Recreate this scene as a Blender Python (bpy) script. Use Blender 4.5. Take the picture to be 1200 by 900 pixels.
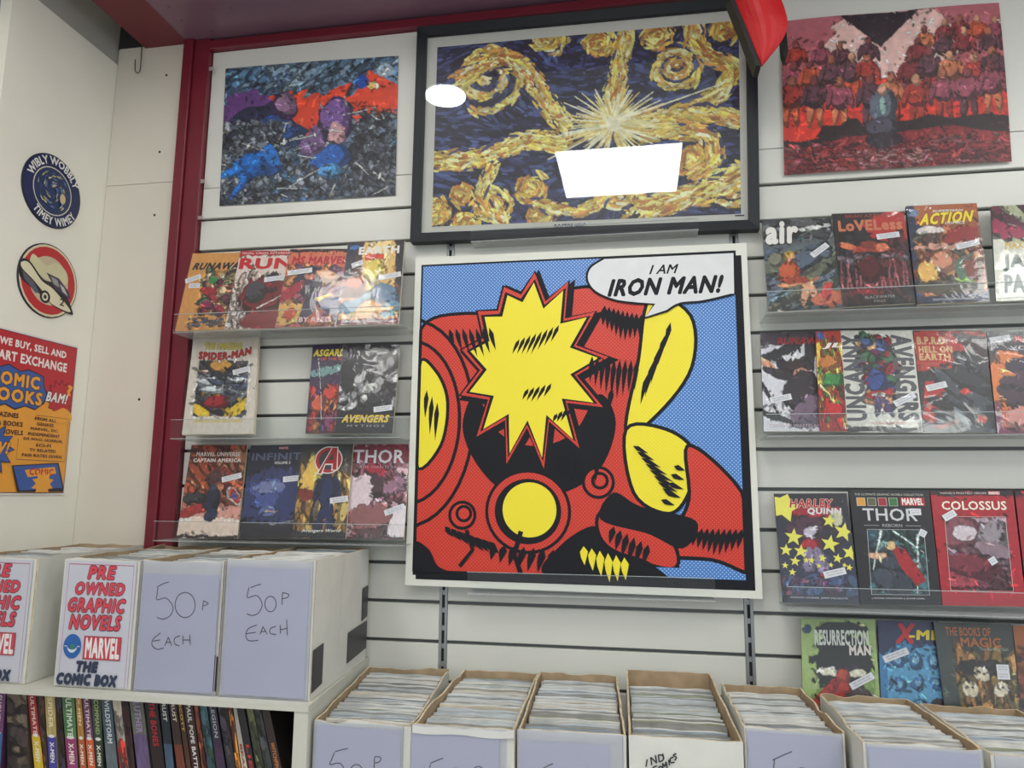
import bpy, math, random
import numpy as np
from mathutils import Vector, Matrix
from mathutils.geometry import tessellate_polygon

for _o in list(bpy.data.objects): bpy.data.objects.remove(_o)
SC = bpy.context.scene; COL = SC.collection
random.seed(7)
# ------------------------------------------------------------------ camera, light, exposure
EYE = 1.62; FPX = 850.0; DIST = 1.91509
YAW, PITCH, ROLL = 0.17314, 0.14759, 0.00679
_cy, _sy, _cp, _sp, _cr, _sr = math.cos(YAW), math.sin(YAW), math.cos(PITCH), math.sin(PITCH), math.cos(ROLL), math.sin(ROLL)
FW = np.array([-_sy*_cp, _cy*_cp, _sp]); _r0 = np.array([_cy, _sy, 0.0]); _u0 = np.cross(_r0, FW)
RT = _cr*_r0 + _sr*_u0; UP = -_sr*_r0 + _cr*_u0
CAM = np.array([0.0, -DIST, EYE])
cd = bpy.data.cameras.new('camera'); cam = bpy.data.objects.new('camera', cd); COL.objects.link(cam)
cd.sensor_width = 36; cd.lens = FPX/1200*36; cd.clip_start = .02
cam.matrix_world = Matrix(((RT[0], UP[0], -FW[0], CAM[0]), (RT[1], UP[1], -FW[1], CAM[1]), (RT[2], UP[2], -FW[2], CAM[2]), (0, 0, 0, 1)))
SC.camera = cam
W = bpy.data.worlds.new('world'); SC.world = W; W.use_nodes = True
W.node_tree.nodes['Background'].inputs[0].default_value = (.86, .93, 1.0, 1)
W.node_tree.nodes['Background'].inputs[1].default_value = .98
SC.view_settings.view_transform = 'Standard'; SC.view_settings.look = 'None'
SC.view_settings.gamma = 1; SC.view_settings.exposure = 0.0
PANEL_LIGHT = 16.0; SPOT_LIGHT = 30.0

def ray(x, y): return FW + (x-600)/FPX*RT - (y-450)/FPX*UP
def P(x, y, yy):            # a point of the plane y = yy
    d = ray(x, y); return CAM + d*((yy+DIST)/d[1])
def PX(x, y, X):            # a point of the plane x = X
    d = ray(x, y); return CAM + d*(X/d[0])

# ------------------------------------------------------------------ materials
def lin(c):
    c = np.asarray(c, float)/255.0
    return np.where(c <= .04045, c/12.92, ((c+.055)/1.055)**2.4)
_m = {}
def mat(name, col=(200, 200, 200), rough=.5, var=.06, scale=9., metal=0., spec=.5, emit=0., bump=0., stretch=None, coat=0.):
    if name in _m: return _m[name]
    m = bpy.data.materials.new(name); m.use_nodes = True; nt = m.node_tree; b = nt.nodes['Principled BSDF']
    c = lin(col)
    tc = nt.nodes.new('ShaderNodeTexCoord'); mp = nt.nodes.new('ShaderNodeMapping')
    if stretch: mp.inputs['Scale'].default_value = stretch
    n = nt.nodes.new('ShaderNodeTexNoise'); n.inputs['Scale'].default_value = scale; n.inputs['Detail'].default_value = 4
    r = nt.nodes.new('ShaderNodeValToRGB')
    r.color_ramp.elements[0].position = .3; r.color_ramp.elements[1].position = .7
    r.color_ramp.elements[0].color = (*np.clip(c*(1-var), 0, 1), 1); r.color_ramp.elements[1].color = (*np.clip(c*(1+var), 0, 1), 1)
    L = nt.links.new
    L(tc.outputs['Object'], mp.inputs[0]); L(mp.outputs[0], n.inputs[0]); L(n.outputs[0], r.inputs[0]); L(r.outputs[0], b.inputs['Base Color'])
    b.inputs['Roughness'].default_value = rough; b.inputs['Metallic'].default_value = metal; b.inputs['Specular IOR Level'].default_value = spec
    b.inputs['Coat Weight'].default_value = coat; b.inputs['Coat Roughness'].default_value = .08
    if bump:
        bp = nt.nodes.new('ShaderNodeBump'); bp.inputs['Strength'].default_value = bump; bp.inputs['Distance'].default_value = .004
        L(n.outputs[0], bp.inputs['Height']); L(bp.outputs[0], b.inputs['Normal'])
    if emit:
        b.inputs['Emission Color'].default_value = (1, .985, .95, 1); b.inputs['Emission Strength'].default_value = emit
    _m[name] = m; return m
def ink(c, rough=.4):       # flat print colour
    return mat('ink_%02x%02x%02x' % tuple(int(v) for v in c), c, rough, .03, 30)
def clear(name, tint=(245, 247, 248), rough=.06, body=.05, bump=0., bs=14., refl=1.0):
    if name in _m: return _m[name]
    m = bpy.data.materials.new(name); m.use_nodes = True; nt = m.node_tree; L = nt.links.new
    for n in list(nt.nodes): nt.nodes.remove(n)
    o = nt.nodes.new('ShaderNodeOutputMaterial'); t = nt.nodes.new('ShaderNodeBsdfTransparent'); g = nt.nodes.new('ShaderNodeBsdfGlossy')
    d = nt.nodes.new('ShaderNodeBsdfDiffuse'); f = nt.nodes.new('ShaderNodeFresnel'); a = nt.nodes.new('ShaderNodeMixShader'); b = nt.nodes.new('ShaderNodeMixShader')
    t.inputs[0].default_value = (*lin(tint), 1); d.inputs[0].default_value = (.75, .76, .76, 1); g.inputs['Roughness'].default_value = rough
    gm = nt.nodes.new('ShaderNodeNewGeometry'); io = nt.nodes.new('ShaderNodeMath'); io.operation = 'MULTIPLY_ADD'; io.inputs[1].default_value = 1/1.45-1.45; io.inputs[2].default_value = 1.45
    L(gm.outputs['Backfacing'], io.inputs[0]); L(io.outputs[0], f.inputs[0])     # thin sheet: same reflectance from either side
    a.inputs[0].default_value = body
    ml = nt.nodes.new('ShaderNodeMath'); ml.operation = 'MULTIPLY'; ml.inputs[1].default_value = refl; ml.use_clamp = True
    L(t.outputs[0], a.inputs[1]); L(d.outputs[0], a.inputs[2]); L(f.outputs[0], ml.inputs[0]); L(ml.outputs[0], b.inputs[0]); L(a.outputs[0], b.inputs[1]); L(g.outputs[0], b.inputs[2]); L(b.outputs[0], o.inputs[0])
    if bump:
        tc = nt.nodes.new('ShaderNodeTexCoord'); n = nt.nodes.new('ShaderNodeTexNoise'); n.inputs['Scale'].default_value = bs; n.inputs['Distortion'].default_value = 1.2
        bp = nt.nodes.new('ShaderNodeBump'); bp.inputs['Strength'].default_value = bump; bp.inputs['Distance'].default_value = .01
        L(tc.outputs['Object'], n.inputs[0]); L(n.outputs[0], bp.inputs['Height']); L(bp.outputs[0], g.inputs['Normal'])
    _m[name] = m; return m
def artmat(rough, name, coat=0.):
    if name in _m: return _m[name]
    m = bpy.data.materials.new(name); m.use_nodes = True; nt = m.node_tree; b = nt.nodes['Principled BSDF']
    a = nt.nodes.new('ShaderNodeVertexColor'); a.layer_name = 'art'
    nt.links.new(a.outputs[0], b.inputs['Base Color']); b.inputs['Roughness'].default_value = rough; b.inputs['Coat Weight'].default_value = coat
    _m[name] = m; return m
def halftone(name, c0, c1, r, freq=150.):   # printed dot screen
    if name in _m: return _m[name]
    m = mat(name, c0, .42, .02); nt = m.node_tree; L = nt.links.new; b = nt.nodes['Principled BSDF']
    tc = nt.nodes.new('ShaderNodeTexCoord'); s = nt.nodes.new('ShaderNodeSeparateXYZ'); L(tc.outputs['Object'], s.inputs[0])
    def M(op, a, c):
        n = nt.nodes.new('ShaderNodeMath'); n.operation = op
        for i, v in enumerate((a, c)):
            if v is None: continue
            if isinstance(v, (int, float)): n.inputs[i].default_value = v
            else: L(v, n.inputs[i])
        return n.outputs[0]
    p = M('MULTIPLY', M('ADD', s.outputs[0], s.outputs[2]), freq*.7071); q = M('MULTIPLY', M('SUBTRACT', s.outputs[0], s.outputs[2]), freq*.7071)
    fp = M('SUBTRACT', M('FRACT', p, None), .5); fq = M('SUBTRACT', M('FRACT', q, None), .5)
    d = M('SQRT', M('ADD', M('MULTIPLY', fp, fp), M('MULTIPLY', fq, fq)), None); k = M('LESS_THAN', d, r)
    mx = nt.nodes.new('ShaderNodeMix'); mx.data_type = 'RGBA'; L(k, mx.inputs['Factor'])
    mx.inputs['A'].default_value = (*lin(c0), 1); mx.inputs['B'].default_value = (*lin(c1), 1); L(mx.outputs['Result'], b.inputs['Base Color'])
    return m

WALLW = mat('white_laminate', (208, 208, 200), .34, .025, 3.)
WALLP = mat('white_painted_board', (234, 231, 217), .5, .035, 4.)
MAROON = mat('maroon_painted_metal', (108, 26, 42), .38, .10, 6.)
MAROOND = mat('dark_plum_perforated_metal', (124, 92, 108), .35, .08, 5.)
GROOVE = mat('groove_aluminium', (96, 99, 98), .4, .05, 20., metal=.3)
ALU = mat('brushed_aluminium', (150, 153, 153), .35, .08, 60., metal=.6, stretch=(1, 1, .05))
DARK = mat('dark_slot', (22, 22, 24), .7)
BLACK = mat('black_wood_frame', (24, 27, 33), .5, .1, 20, spec=.3)
MATB = mat('off_white_mount_board', (208, 206, 194), .6, .02)
CARD = mat('white_cardboard', (206, 206, 198), .7, .05, 14, bump=.1)
KRAFT = mat('brown_corrugated_cardboard', (166, 144, 114), .85, .16, 30, bump=.2)
PAPER = mat('white_paper', (192, 193, 203), .6, .02)
SHELF = mat('cream_shelf_board', (196, 196, 184), .5, .04, 5)
PAGES = mat('paper_page_edges', (205, 196, 172), .8, .12, 120, stretch=(30, 1, 1))
ACRYL = clear('clear_acrylic', (253, 254, 254), .04, .006, refl=.45)
FROST = clear('hazy_acrylic', (252, 253, 252), .08, .30, refl=.6)
SLEEVE = clear('clear_comic_bag', (251, 251, 251), .08, .012, bump=.20, bs=13., refl=.75)
GLASS = clear('picture_glass', (250, 251, 252), .02, .0, bump=.012, bs=2.0, refl=1.6)
POCKET = clear('clear_plastic_pocket', (246, 247, 252), .12, .05, bump=.12, bs=6.)
LAMP = mat('lamp_diffuser', (255, 255, 255), .5, .0, emit=PANEL_LIGHT)
SPOT = mat('spot_lens', (255, 255, 255), .5, .0, emit=SPOT_LIGHT)
ARTM = artmat(.35, 'printed_cover', .15); ARTP = artmat(.45, 'printed_poster', 0.)

# ------------------------------------------------------------------ object helpers
ORG = {}
def thing(name, label, cat, loc, group=None):
    o = bpy.data.objects.new(name, None); COL.objects.link(o); o.location = tuple(float(v) for v in loc); o.empty_display_size = .03
    o['label'] = label; o['category'] = cat
    if group: o['group'] = group
    ORG[o] = np.array(loc, float); return o
def link(name, me, parent, org=None):
    o = bpy.data.objects.new(name, me); COL.objects.link(o)
    if parent is not None: o.parent = parent; ORG[o] = ORG[parent]
    else:
        org = np.zeros(3) if org is None else np.array(org, float)
        ORG[o] = org; o.location = tuple(org)
    return o
def part(name, verts, faces, mats, parent=None, idx=None, org=None, label=None, smooth=False):
    base = ORG[parent] if parent is not None else (np.zeros(3) if org is None else np.array(org, float))
    v = np.asarray(verts, float) - base
    me = bpy.data.meshes.new(name); me.from_pydata([tuple(a) for a in v], [], faces)
    for m in (mats if isinstance(mats, (list, tuple)) else [mats]): me.materials.append(m)
    if idx is not None: me.polygons.foreach_set('material_index', idx)
    if smooth: me.polygons.foreach_set('use_smooth', [True]*len(me.polygons))
    me.update(); o = link(name, me, parent, org)
    if label: o['label'] = label
    return o
BF = [(0, 1, 2, 3), (7, 6, 5, 4), (0, 4, 5, 1), (1, 5, 6, 2), (2, 6, 7, 3), (3, 7, 4, 0)]
class MB:
    def __init__(s): s.v = []; s.f = []; s.i = []
    def add(s, v, f, i=0):
        n = len(s.v); s.v += [np.asarray(a, float) for a in v]; s.f += [tuple(k+n for k in q) for q in f]; s.i += [i]*len(f); return s
    def box(s, a, b, i=0):
        (x0, y0, z0), (x1, y1, z1) = a, b
        return s.add([(x0, y0, z0), (x1, y0, z0), (x1, y0, z1), (x0, y0, z1), (x0, y1, z0), (x1, y1, z0), (x1, y1, z1), (x0, y1, z1)],
                     [(0, 1, 2, 3), (5, 4, 7, 6), (4, 0, 3, 7), (1, 5, 6, 2), (3, 2, 6, 7), (4, 5, 1, 0)], i)
    def bevbox(s, a, b, c, i=0):   # box with chamfered front (-y) edges
        (x0, y0, z0), (x1, y1, z1) = a, b
        v = [(x0+c, y0, z0+c), (x1-c, y0, z0+c), (x1-c, y0, z1-c), (x0+c, y0, z1-c), (x0, y0+c, z0), (x1, y0+c, z0), (x1, y0+c, z1), (x0, y0+c, z1),
             (x0, y1, z0), (x1, y1, z0), (x1, y1, z1), (x0, y1, z1)]
        f = [(0, 1, 2, 3)] + [(k, k+4, (k+1) % 4+4, (k+1) % 4) for k in range(4)] + [(k+4, k+8, (k+1) % 4+8, (k+1) % 4+4) for k in range(4)] + [(11, 10, 9, 8)]
        return s.add(v, f, i)
    def tube(s, pts, r, n=8, i=0):
        pts = [np.asarray(p, float) for p in pts]; rings = []
        for k, p in enumerate(pts):
            t = pts[min(k+1, len(pts)-1)] - pts[max(k-1, 0)]; t /= np.linalg.norm(t)
            a = np.cross(t, (0.3, .9, .1)); a /= np.linalg.norm(a); b = np.cross(t, a)
            rings.append([p + r*(math.cos(2*math.pi*j/n)*a + math.sin(2*math.pi*j/n)*b) for j in range(n)])
        v = [q for rg in rings for q in rg]; f = []
        for k in range(len(pts)-1):
            for j in range(n): f.append((k*n+j, k*n+(j+1) % n, (k+1)*n+(j+1) % n, (k+1)*n+j))
        f.append(tuple(range(n-1, -1, -1))); f.append(tuple(range((len(pts)-1)*n, len(pts)*n)))
        return s.add(v, f, i)
    def build(s, name, mats, parent=None, org=None, label=None, smooth=False):
        return part(name, s.v, s.f, mats, parent, s.i, org, label, smooth)
def struct(name, mb, mats, org=None):
    o = mb.build(name, mats, None, org); o['kind'] = 'structure'; return o

class Surf:      # a four-cornered sheet in space: u runs right, v runs down, lift comes towards its front
    def __init__(s, TL, TR, BR, BL, bulge=None):
        s.c = [np.asarray(a, float) for a in (TL, TR, BR, BL)]
        n = np.cross(s.c[1]-s.c[0], s.c[3]-s.c[0]); s.n = -n/np.linalg.norm(n)*-1.0
        ctr = sum(s.c)/4
        if np.dot(s.n, CAM-ctr) < 0: s.n = -s.n
        s.b = bulge; s.w = np.linalg.norm(s.c[1]-s.c[0]); s.h = np.linalg.norm(s.c[3]-s.c[0])
    def pt(s, u, v, l=0.):
        a, b, c, d = s.c
        if s.b: l = l + s.b(u, v)
        return a*(1-u)*(1-v)+b*u*(1-v)+c*u*v+d*(1-u)*v + s.n*l
    def grid(s, U, V, l=0.):
        a, b, c, d = s.c; U = U[..., None]; V = V[..., None]
        L = l + (s.b(U, V) if s.b else 0.)
        return a*(1-U)*(1-V)+b*U*(1-V)+c*U*V+d*(1-U)*V + s.n*L
    def sub(s, u0, v0, u1, v1, l=0.): return Surf(s.pt(u0, v0, l), s.pt(u1, v0, l), s.pt(u1, v1, l), s.pt(u0, v1, l))
    def slab(s, mb, l0, l1, g=0., i=0):     # a block between two lifts
        v = [s.pt(u, w, l) for l in (l1, l0) for u, w in ((-g, 1+g), (1+g, 1+g), (1+g, -g), (-g, -g))]
        return mb.add(v, BF, i)
def quad(px, yt, yb): return Surf(P(*px[0], yt), P(*px[1], yt), P(*px[2], yb), P(*px[3], yb))

_tx = {}
def text2d(s, bold=0., shear=0., space=1.):
    k = (s, bold, shear, space)
    if k in _tx: return _tx[k]
    c = bpy.data.curves.new('t', 'FONT'); c.body = s; c.resolution_u = 2; c.shear = shear; c.space_character = space
    o = bpy.data.objects.new('t', c); me = bpy.data.meshes.new_from_object(o)
    v = np.array([p.co[:2] for p in me.vertices]) if len(me.vertices) else np.zeros((0, 2)); f = [tuple(p.vertices) for p in me.polygons]
    bpy.data.objects.remove(o); bpy.data.meshes.remove(me); bpy.data.curves.remove(c)
    if len(v) == 0: r = (v, f)
    else:
        lo, hi = v.min(0)-.02, v.max(0)+.02; n_ = len(v)
        if bold > .004:
            nn = 8 if len(s) < 24 else 4; V = [v]; F = list(f); n0 = len(v)
            for j in range(nn):
                a = math.tau*(j+.5)/nn; V.append(v+bold*np.array((math.cos(a), math.sin(a)))); F += [tuple(i+n0*(j+1) for i in q) for q in f]
            v = np.concatenate(V); f = F
        k_ = np.repeat(np.arange(len(v)//n_), n_)[:, None]; r = (np.concatenate([(v-lo)/(hi-lo), k_], 1), f)
    _tx[k] = r; return r
class Art:       # flat print laid on a sheet, every layer a hair above the one before
    def __init__(s, surf, lift=.0004, step=.00006): s.s = surf; s.l = lift; s.st = step; s.v = []; s.f = []; s.i = []; s.m = []
    def _add(s, uv, faces, m, ex=None):
        if m not in s.m: s.m.append(m)
        n = len(s.v); s.v += [s.s.pt(u, v, s.l+(ex[i] if ex else 0)) for i, (u, v) in enumerate(uv)]; s.f += [tuple(k+n for k in q) for q in faces]; s.i += [s.m.index(m)]*len(faces); s.l += s.st
    def poly(s, uv, m):
        t = tessellate_polygon([[Vector((a*s.s.w, b*s.s.h, 0)) for a, b in uv]]); s._add(uv, [tuple(q) for q in t], m); return s
    def rect(s, u0, v0, u1, v1, m): s._add([(u0, v1), (u1, v1), (u1, v0), (u0, v0)], [(0, 1, 2, 3)], m); return s
    def ell(s, cx, cy, rx, ry, m, n=28, a0=0, a1=360):
        return s.poly([(cx+rx*math.cos(math.radians(a0+(a1-a0)*k/n)), cy+ry*math.sin(math.radians(a0+(a1-a0)*k/n))) for k in range(n)], m)
    def star(s, cx, cy, r0, r1, n, m, ph=0., asp=None):
        asp = asp or s.s.w/s.s.h
        q = [(cx+(r0 if k % 2 == 0 else r1)*math.sin(ph+math.pi*k/n), cy-(r0 if k % 2 == 0 else r1)*asp*math.cos(ph+math.pi*k/n)) for k in range(2*n)]
        return s.poly([(min(max(a, .004), .996), min(max(b, .003), .997)) for a, b in q], m)
    def line(s, pts, w, m, closed=False):       # w in metres
        q = [np.array((a*s.s.w, b*s.s.h)) for a, b in pts]
        if closed: q.append(q[0])
        vs = []; fs = []; n = len(q)
        for k in range(n):
            t = q[min(k+1, n-1)]-q[max(k-1, 0)]
            if closed and k in (0, n-1): t = q[1]-q[n-2]
            t = t/(np.linalg.norm(t)+1e-9); nn = np.array((-t[1], t[0]))*w/2
            for p in (q[k]-nn, q[k]+nn): vs.append((p[0]/s.s.w, p[1]/s.s.h))
            if k: fs.append((2*k-2, 2*k-1, 2*k+1, 2*k))
        s._add(vs, fs, m); return s
    def lens(s, a, b, w, m):                    # tapered brush mark
        a = np.array(a, float); b = np.array(b, float); d = b-a; n = np.array((-d[1], d[0])); n = n/(np.linalg.norm(n)+1e-9)*w
        return s.poly([tuple(a), tuple(a+d*.3+n), tuple(a+d*.6+n*.8), tuple(b), tuple(a+d*.6-n*.6), tuple(a+d*.3-n)], m)
    def text(s, t, u0, v0, u1, v1, m, bold=0., shear=0., warp=None, outline=None, ow=.05, space=1.):
        bold = min(bold, .05); space = max(space, 1.0+bold*2.2+(.07 if outline and ow > 0 else 0)); ow = min(ow, .04)
        for b, mm in (((bold+ow, outline), (bold, m)) if outline else ((bold, m),)):
            v, f = text2d(t, b, shear, space)
            if len(v) == 0: continue
            g = (lambda x, y: (u0+(u1-u0)*x, v1+(v0-v1)*y)) if warp is None else warp
            if mm: s._add([g(x, y) for x, y, k in v], f, mm, [k*1e-5 for x, y, k in v]); s.l += (8e-5 if b > .004 else 0)
        return s
    def vtext(s, t, u0, v0, u1, v1, m, bold=0., shear=0.):    # reads downwards
        return s.text(t, 0, 0, 0, 0, m, bold, shear, warp=lambda x, y: (u0+(u1-u0)*y, v0+(v1-v0)*x))
    def build(s, name, parent, label=None):
        if not s.v: return None
        return part(name, s.v, s.f, s.m, parent, s.i, label=label)
def smooth(pts, n=6, closed=True):
    p = [np.array(a, float) for a in pts]; out = []; N = len(p)
    for k in range(N if closed else N-1):
        a, b, c, d = (p[(k-1) % N], p[k], p[(k+1) % N], p[(k+2) % N]) if closed else (p[max(k-1, 0)], p[k], p[k+1], p[min(k+2, N-1)])
        for j in range(n):
            t = j/n; out.append(tuple(.5*((2*b)+(c-a)*t+(2*a-5*b+4*c-d)*t*t+(3*b-a-3*c+d)*t**3)))
    if not closed: out.append(tuple(p[-1]))
    return out

# ------------------------------------------------------------------ painted prints (albedo only)
class Cv:
    def __init__(s, w, h, seed=1, asp=1., warp=.0):
        s.w, s.h, s.asp = w, h, asp; s.r = np.random.RandomState(seed)
        u = np.linspace(0, 1, w); v = np.linspace(0, 1, h); s.U, s.V = np.meshgrid(u, v); s.a = np.zeros((h, w, 3))
        s.Uw, s.Vw = s.U, s.V
        if warp: s.Uw = s.U + warp*(s.noise(7)-.5); s.Vw = s.V + warp*(s.noise(7)-.5)
    def noise(s, n=5, oc=3):
        o = np.zeros((s.h, s.w)); am = 1.; tot = 0.
        for k in range(oc):
            m = max(2, int(n*2**k)); g = s.r.rand(m+2, m+2); x = s.U*m; y = s.V*m; xi = x.astype(int); yi = y.astype(int); fx = x-xi; fy = y-yi
            fx = fx*fx*(3-2*fx); fy = fy*fy*(3-2*fy)
            o += am*(g[yi, xi]*(1-fx)*(1-fy)+g[yi, xi+1]*fx*(1-fy)+g[yi+1, xi]*(1-fx)*fy+g[yi+1, xi+1]*fx*fy); tot += am; am *= .55
        return o/tot
    def bg(s, c0, c1=None):
        c0 = np.array(c0, float); c1 = c0 if c1 is None else np.array(c1, float)
        s.a[:] = c0*(1-s.V[..., None]) + c1*s.V[..., None]; return s
    def put(s, m, c, al=1.): s.a = np.where(m[..., None], s.a*(1-al)+np.array(c, float)*al, s.a); return s
    def b(s, cx, cy, rx, ry, deg, c, rg=.0, al=1., shade=0.):
        t = math.radians(deg); x = (s.Uw-cx)*s.asp; y = s.Vw-cy; X = x*math.cos(t)+y*math.sin(t); Y = -x*math.sin(t)+y*math.cos(t)
        d = np.sqrt((X/rx)**2+(Y/ry)**2)
        if rg: d = d + rg*(s.noise(14, 2)-.5)*2
        m = d < 1
        if shade: s.put(m, np.array(c)*(1-shade), al); m = m & (np.sqrt(((X+rx*.25)/rx)**2+((Y+ry*.25)/ry)**2) < .85)
        return s.put(m, c, al)
    def p(s, pts, c, al=1.):
        m = np.zeros(s.U.shape, bool); n = len(pts)
        for k in range(n):
            (x0, y0), (x1, y1) = pts[k], pts[(k+1) % n]
            if y0 == y1: continue
            q = ((s.Vw > y0) != (s.Vw > y1)) & (s.Uw < (x1-x0)*(s.Vw-y0)/(y1-y0)+x0); m ^= q
        return s.put(m, c, al)
    def l(s, x0, y0, x1, y1, w, c, al=1.):
        x = (s.Uw-x0)*s.asp; y = s.Vw-y0; dx = (x1-x0)*s.asp; dy = y1-y0; t = np.clip((x*dx+y*dy)/(dx*dx+dy*dy+1e-9), 0, 1)
        return s.put((x-t*dx)**2+(y-t*dy)**2 < w*w*(1-.6*t)**2, c, al)
    def chaos(s, box, pal, n, sz, deg=None, el=2.2, flat=False):     # scatter of little two-tone shapes
        x0, y0, x1, y1 = box; pal = [np.array(c, float) for c in pal]
        for k in range(n):
            cx = s.r.uniform(x0, x1); cy = s.r.uniform(y0, y1); a = s.r.uniform(0, 180) if deg is None else (deg(cx, cy) if callable(deg) else deg + s.r.uniform(-25, 25))
            z = sz*s.r.uniform(.4, 1.3); e = s.r.uniform(1, el); c = pal[s.r.randint(len(pal))]*s.r.uniform(.8, 1.15)
            i0, i1 = int(max(0, (cx-z*e/s.asp)*s.w)), int(min(s.w, (cx+z*e/s.asp)*s.w+2)); j0, j1 = int(max(0, (cy-z*e)*s.h)), int(min(s.h, (cy+z*e)*s.h+2))
            if i1 <= i0 or j1 <= j0: continue
            t = math.radians(a); x = (s.U[j0:j1, i0:i1]-cx)*s.asp; y = s.V[j0:j1, i0:i1]-cy
            X = x*math.cos(t)+y*math.sin(t); Y = -x*math.sin(t)+y*math.cos(t); d = (X/(z*e))**2+(Y/z)**2
            sub = s.a[j0:j1, i0:i1]; sub[d < 1] = c if flat else c*.55; sub[(((X+z*.2)/(z*e))**2+((Y+z*.3)/z)**2) < .62] = np.clip(c*1.12, 0, 240) if flat else c
        return s
    def _edge(s):
        L = s.a.mean(-1); gy, gx = np.gradient(L); return np.hypot(gx, gy)
    def _blur(s, m, k):
        for ax in (0, 1):
            c = np.cumsum(np.pad(m, [(k+1, k) if i == ax else (0, 0) for i in (0, 1)], mode='edge'), axis=ax)
            m = (c[2*k+1:] - c[:-2*k-1])/(2*k+1) if ax == 0 else (c[:, 2*k+1:] - c[:, :-2*k-1])/(2*k+1)
        return m
    def comic(s, n=260, sz=.016, inkw=.5):      # busy inked drawing where the picture is busy, plain areas stay plain
        act = s._blur((s._edge() > 7).astype(float), max(3, s.w//18))
        for k in range(n):
            x, y = s.r.rand(2); j, i = min(s.h-1, int(y*s.h)), min(s.w-1, int(x*s.w))
            if act[j, i] < .10: continue
            col = s.a[j, i]; f = (.55, .78, 1.25, 1.5)[s.r.randint(4)]; c = np.clip(col*f+(s.r.rand(3)-.5)*16, 18, 232)
            z = sz*s.r.uniform(.3, .8); e = s.r.uniform(1, 4.); t = s.r.uniform(0, math.pi)
            i0, i1 = max(0, int((x-z*e/s.asp)*s.w)), min(s.w, int((x+z*e/s.asp)*s.w)+2); j0, j1 = max(0, int((y-z*e)*s.h)), min(s.h, int((y+z*e)*s.h)+2)
            xx = (s.U[j0:j1, i0:i1]-x)*s.asp; yy = s.V[j0:j1, i0:i1]-y; X = xx*math.cos(t)+yy*math.sin(t); Y = -xx*math.sin(t)+yy*math.cos(t)
            s.a[j0:j1, i0:i1][(X/(z*e))**2+(Y/z)**2 < 1] = c
        e = np.clip((s._edge()-10)/40, 0, 1); s.a *= (1-inkw*.55*e)[..., None]
        nz = s.noise(34, 2); w = np.clip(act*2.5, 0, 1); s.a *= (1+w*(np.where(nz > .6, -.10, 0)+np.where(nz < .42, .12, 0)))[..., None]
        return s
    def mottle(s, am=.12, n=18):
        s.a *= (1+am*2*(s.noise(n, 3)-.5))[..., None]; return s
    def build(s, name, surf, parent, m=None, lift=0., inset=(0, 0, 1, 1), label=None):
        h, w = s.h, s.w; a = np.clip(s.a, 0, 255)
        U = inset[0]+(inset[2]-inset[0])*s.U; V = inset[1]+(inset[3]-inset[1])*s.V
        co = surf.grid(U, V, lift).reshape(-1, 3) - ORG[parent]
        q = np.arange(h*w).reshape(h, w); f = np.stack([q[:-1, :-1], q[1:, :-1], q[1:, 1:], q[:-1, 1:]], -1).reshape(-1, 4)
        me = bpy.data.meshes.new(name); me.vertices.add(h*w); me.vertices.foreach_set('co', co.ravel()); n = len(f)
        me.loops.add(n*4); me.loops.foreach_set('vertex_index', f.ravel().astype(np.int32)); me.polygons.add(n)
        me.polygons.foreach_set('loop_start', np.arange(0, n*4, 4, dtype=np.int32)); me.polygons.foreach_set('loop_total', np.full(n, 4, np.int32))
        me.update(calc_edges=True)
        at = me.color_attributes.new('art', 'FLOAT_COLOR', 'POINT'); rgba = np.ones((h*w, 4)); rgba[:, :3] = lin(a.reshape(-1, 3)); at.data.foreach_set('color', rgba.ravel())
        me.materials.append(m or ARTM); o = link(name, me, parent)
        if label: o['label'] = label
        return o

# ------------------------------------------------------------------ the setting
XL = -1.635; X0 = -1.297; XA, XB, XR = -.5137, .2583, 1.03
ZG = lambda n: EYE + .91106 - .1*n        # height of groove n
ZT = EYE + 1.362; ZB = EYE - 1.55
ZC = EYE + 1.50
mb = MB().box((XL, .012, 0), (2.2, .05, ZC)); wall = struct('wall_back', mb, GROOVE)
for (a, b) in ((X0, XA-.011), (XA+.011, XB-.011), (XB+.011, XR-.011), (XR+.011, 1.8)):
    for n in range(-1, 16):
        z1 = ZT if n < 0 else ZG(n) - (.0008 if n == 0 else .005); z0 = ZG(n+1) + (.0008 if n+1 == 0 else .004)
        if n < 0 and a > XB: z1 = ZC - .02
        MB().bevbox((a, -.001, z0), (b, .0115, z1), .0012).build('slat_panel', WALLW, wall)
for x in (XA, XB, XR):
    m = MB().box((x-.0105, -.002, .5), (x-.0038, .0118, ZT)).box((x+.0038, -.002, .5), (x+.0105, .0118, ZT))
    up = m.build('slotted_upright', ALU, wall)
    m = MB().box((x-.0037, .003, .5), (x+.0037, .0117, ZT), 0)
    for k in range(44): m.box((x-.0037, -.0004, .9+k*.045), (x+.0037, .0028, .912+k*.045), 1)
    m.build('slot_channel', [DARK, ALU], up)
SIDEB = mat('cream_side_board', (208, 202, 189), .5, .03, 4.)
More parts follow.
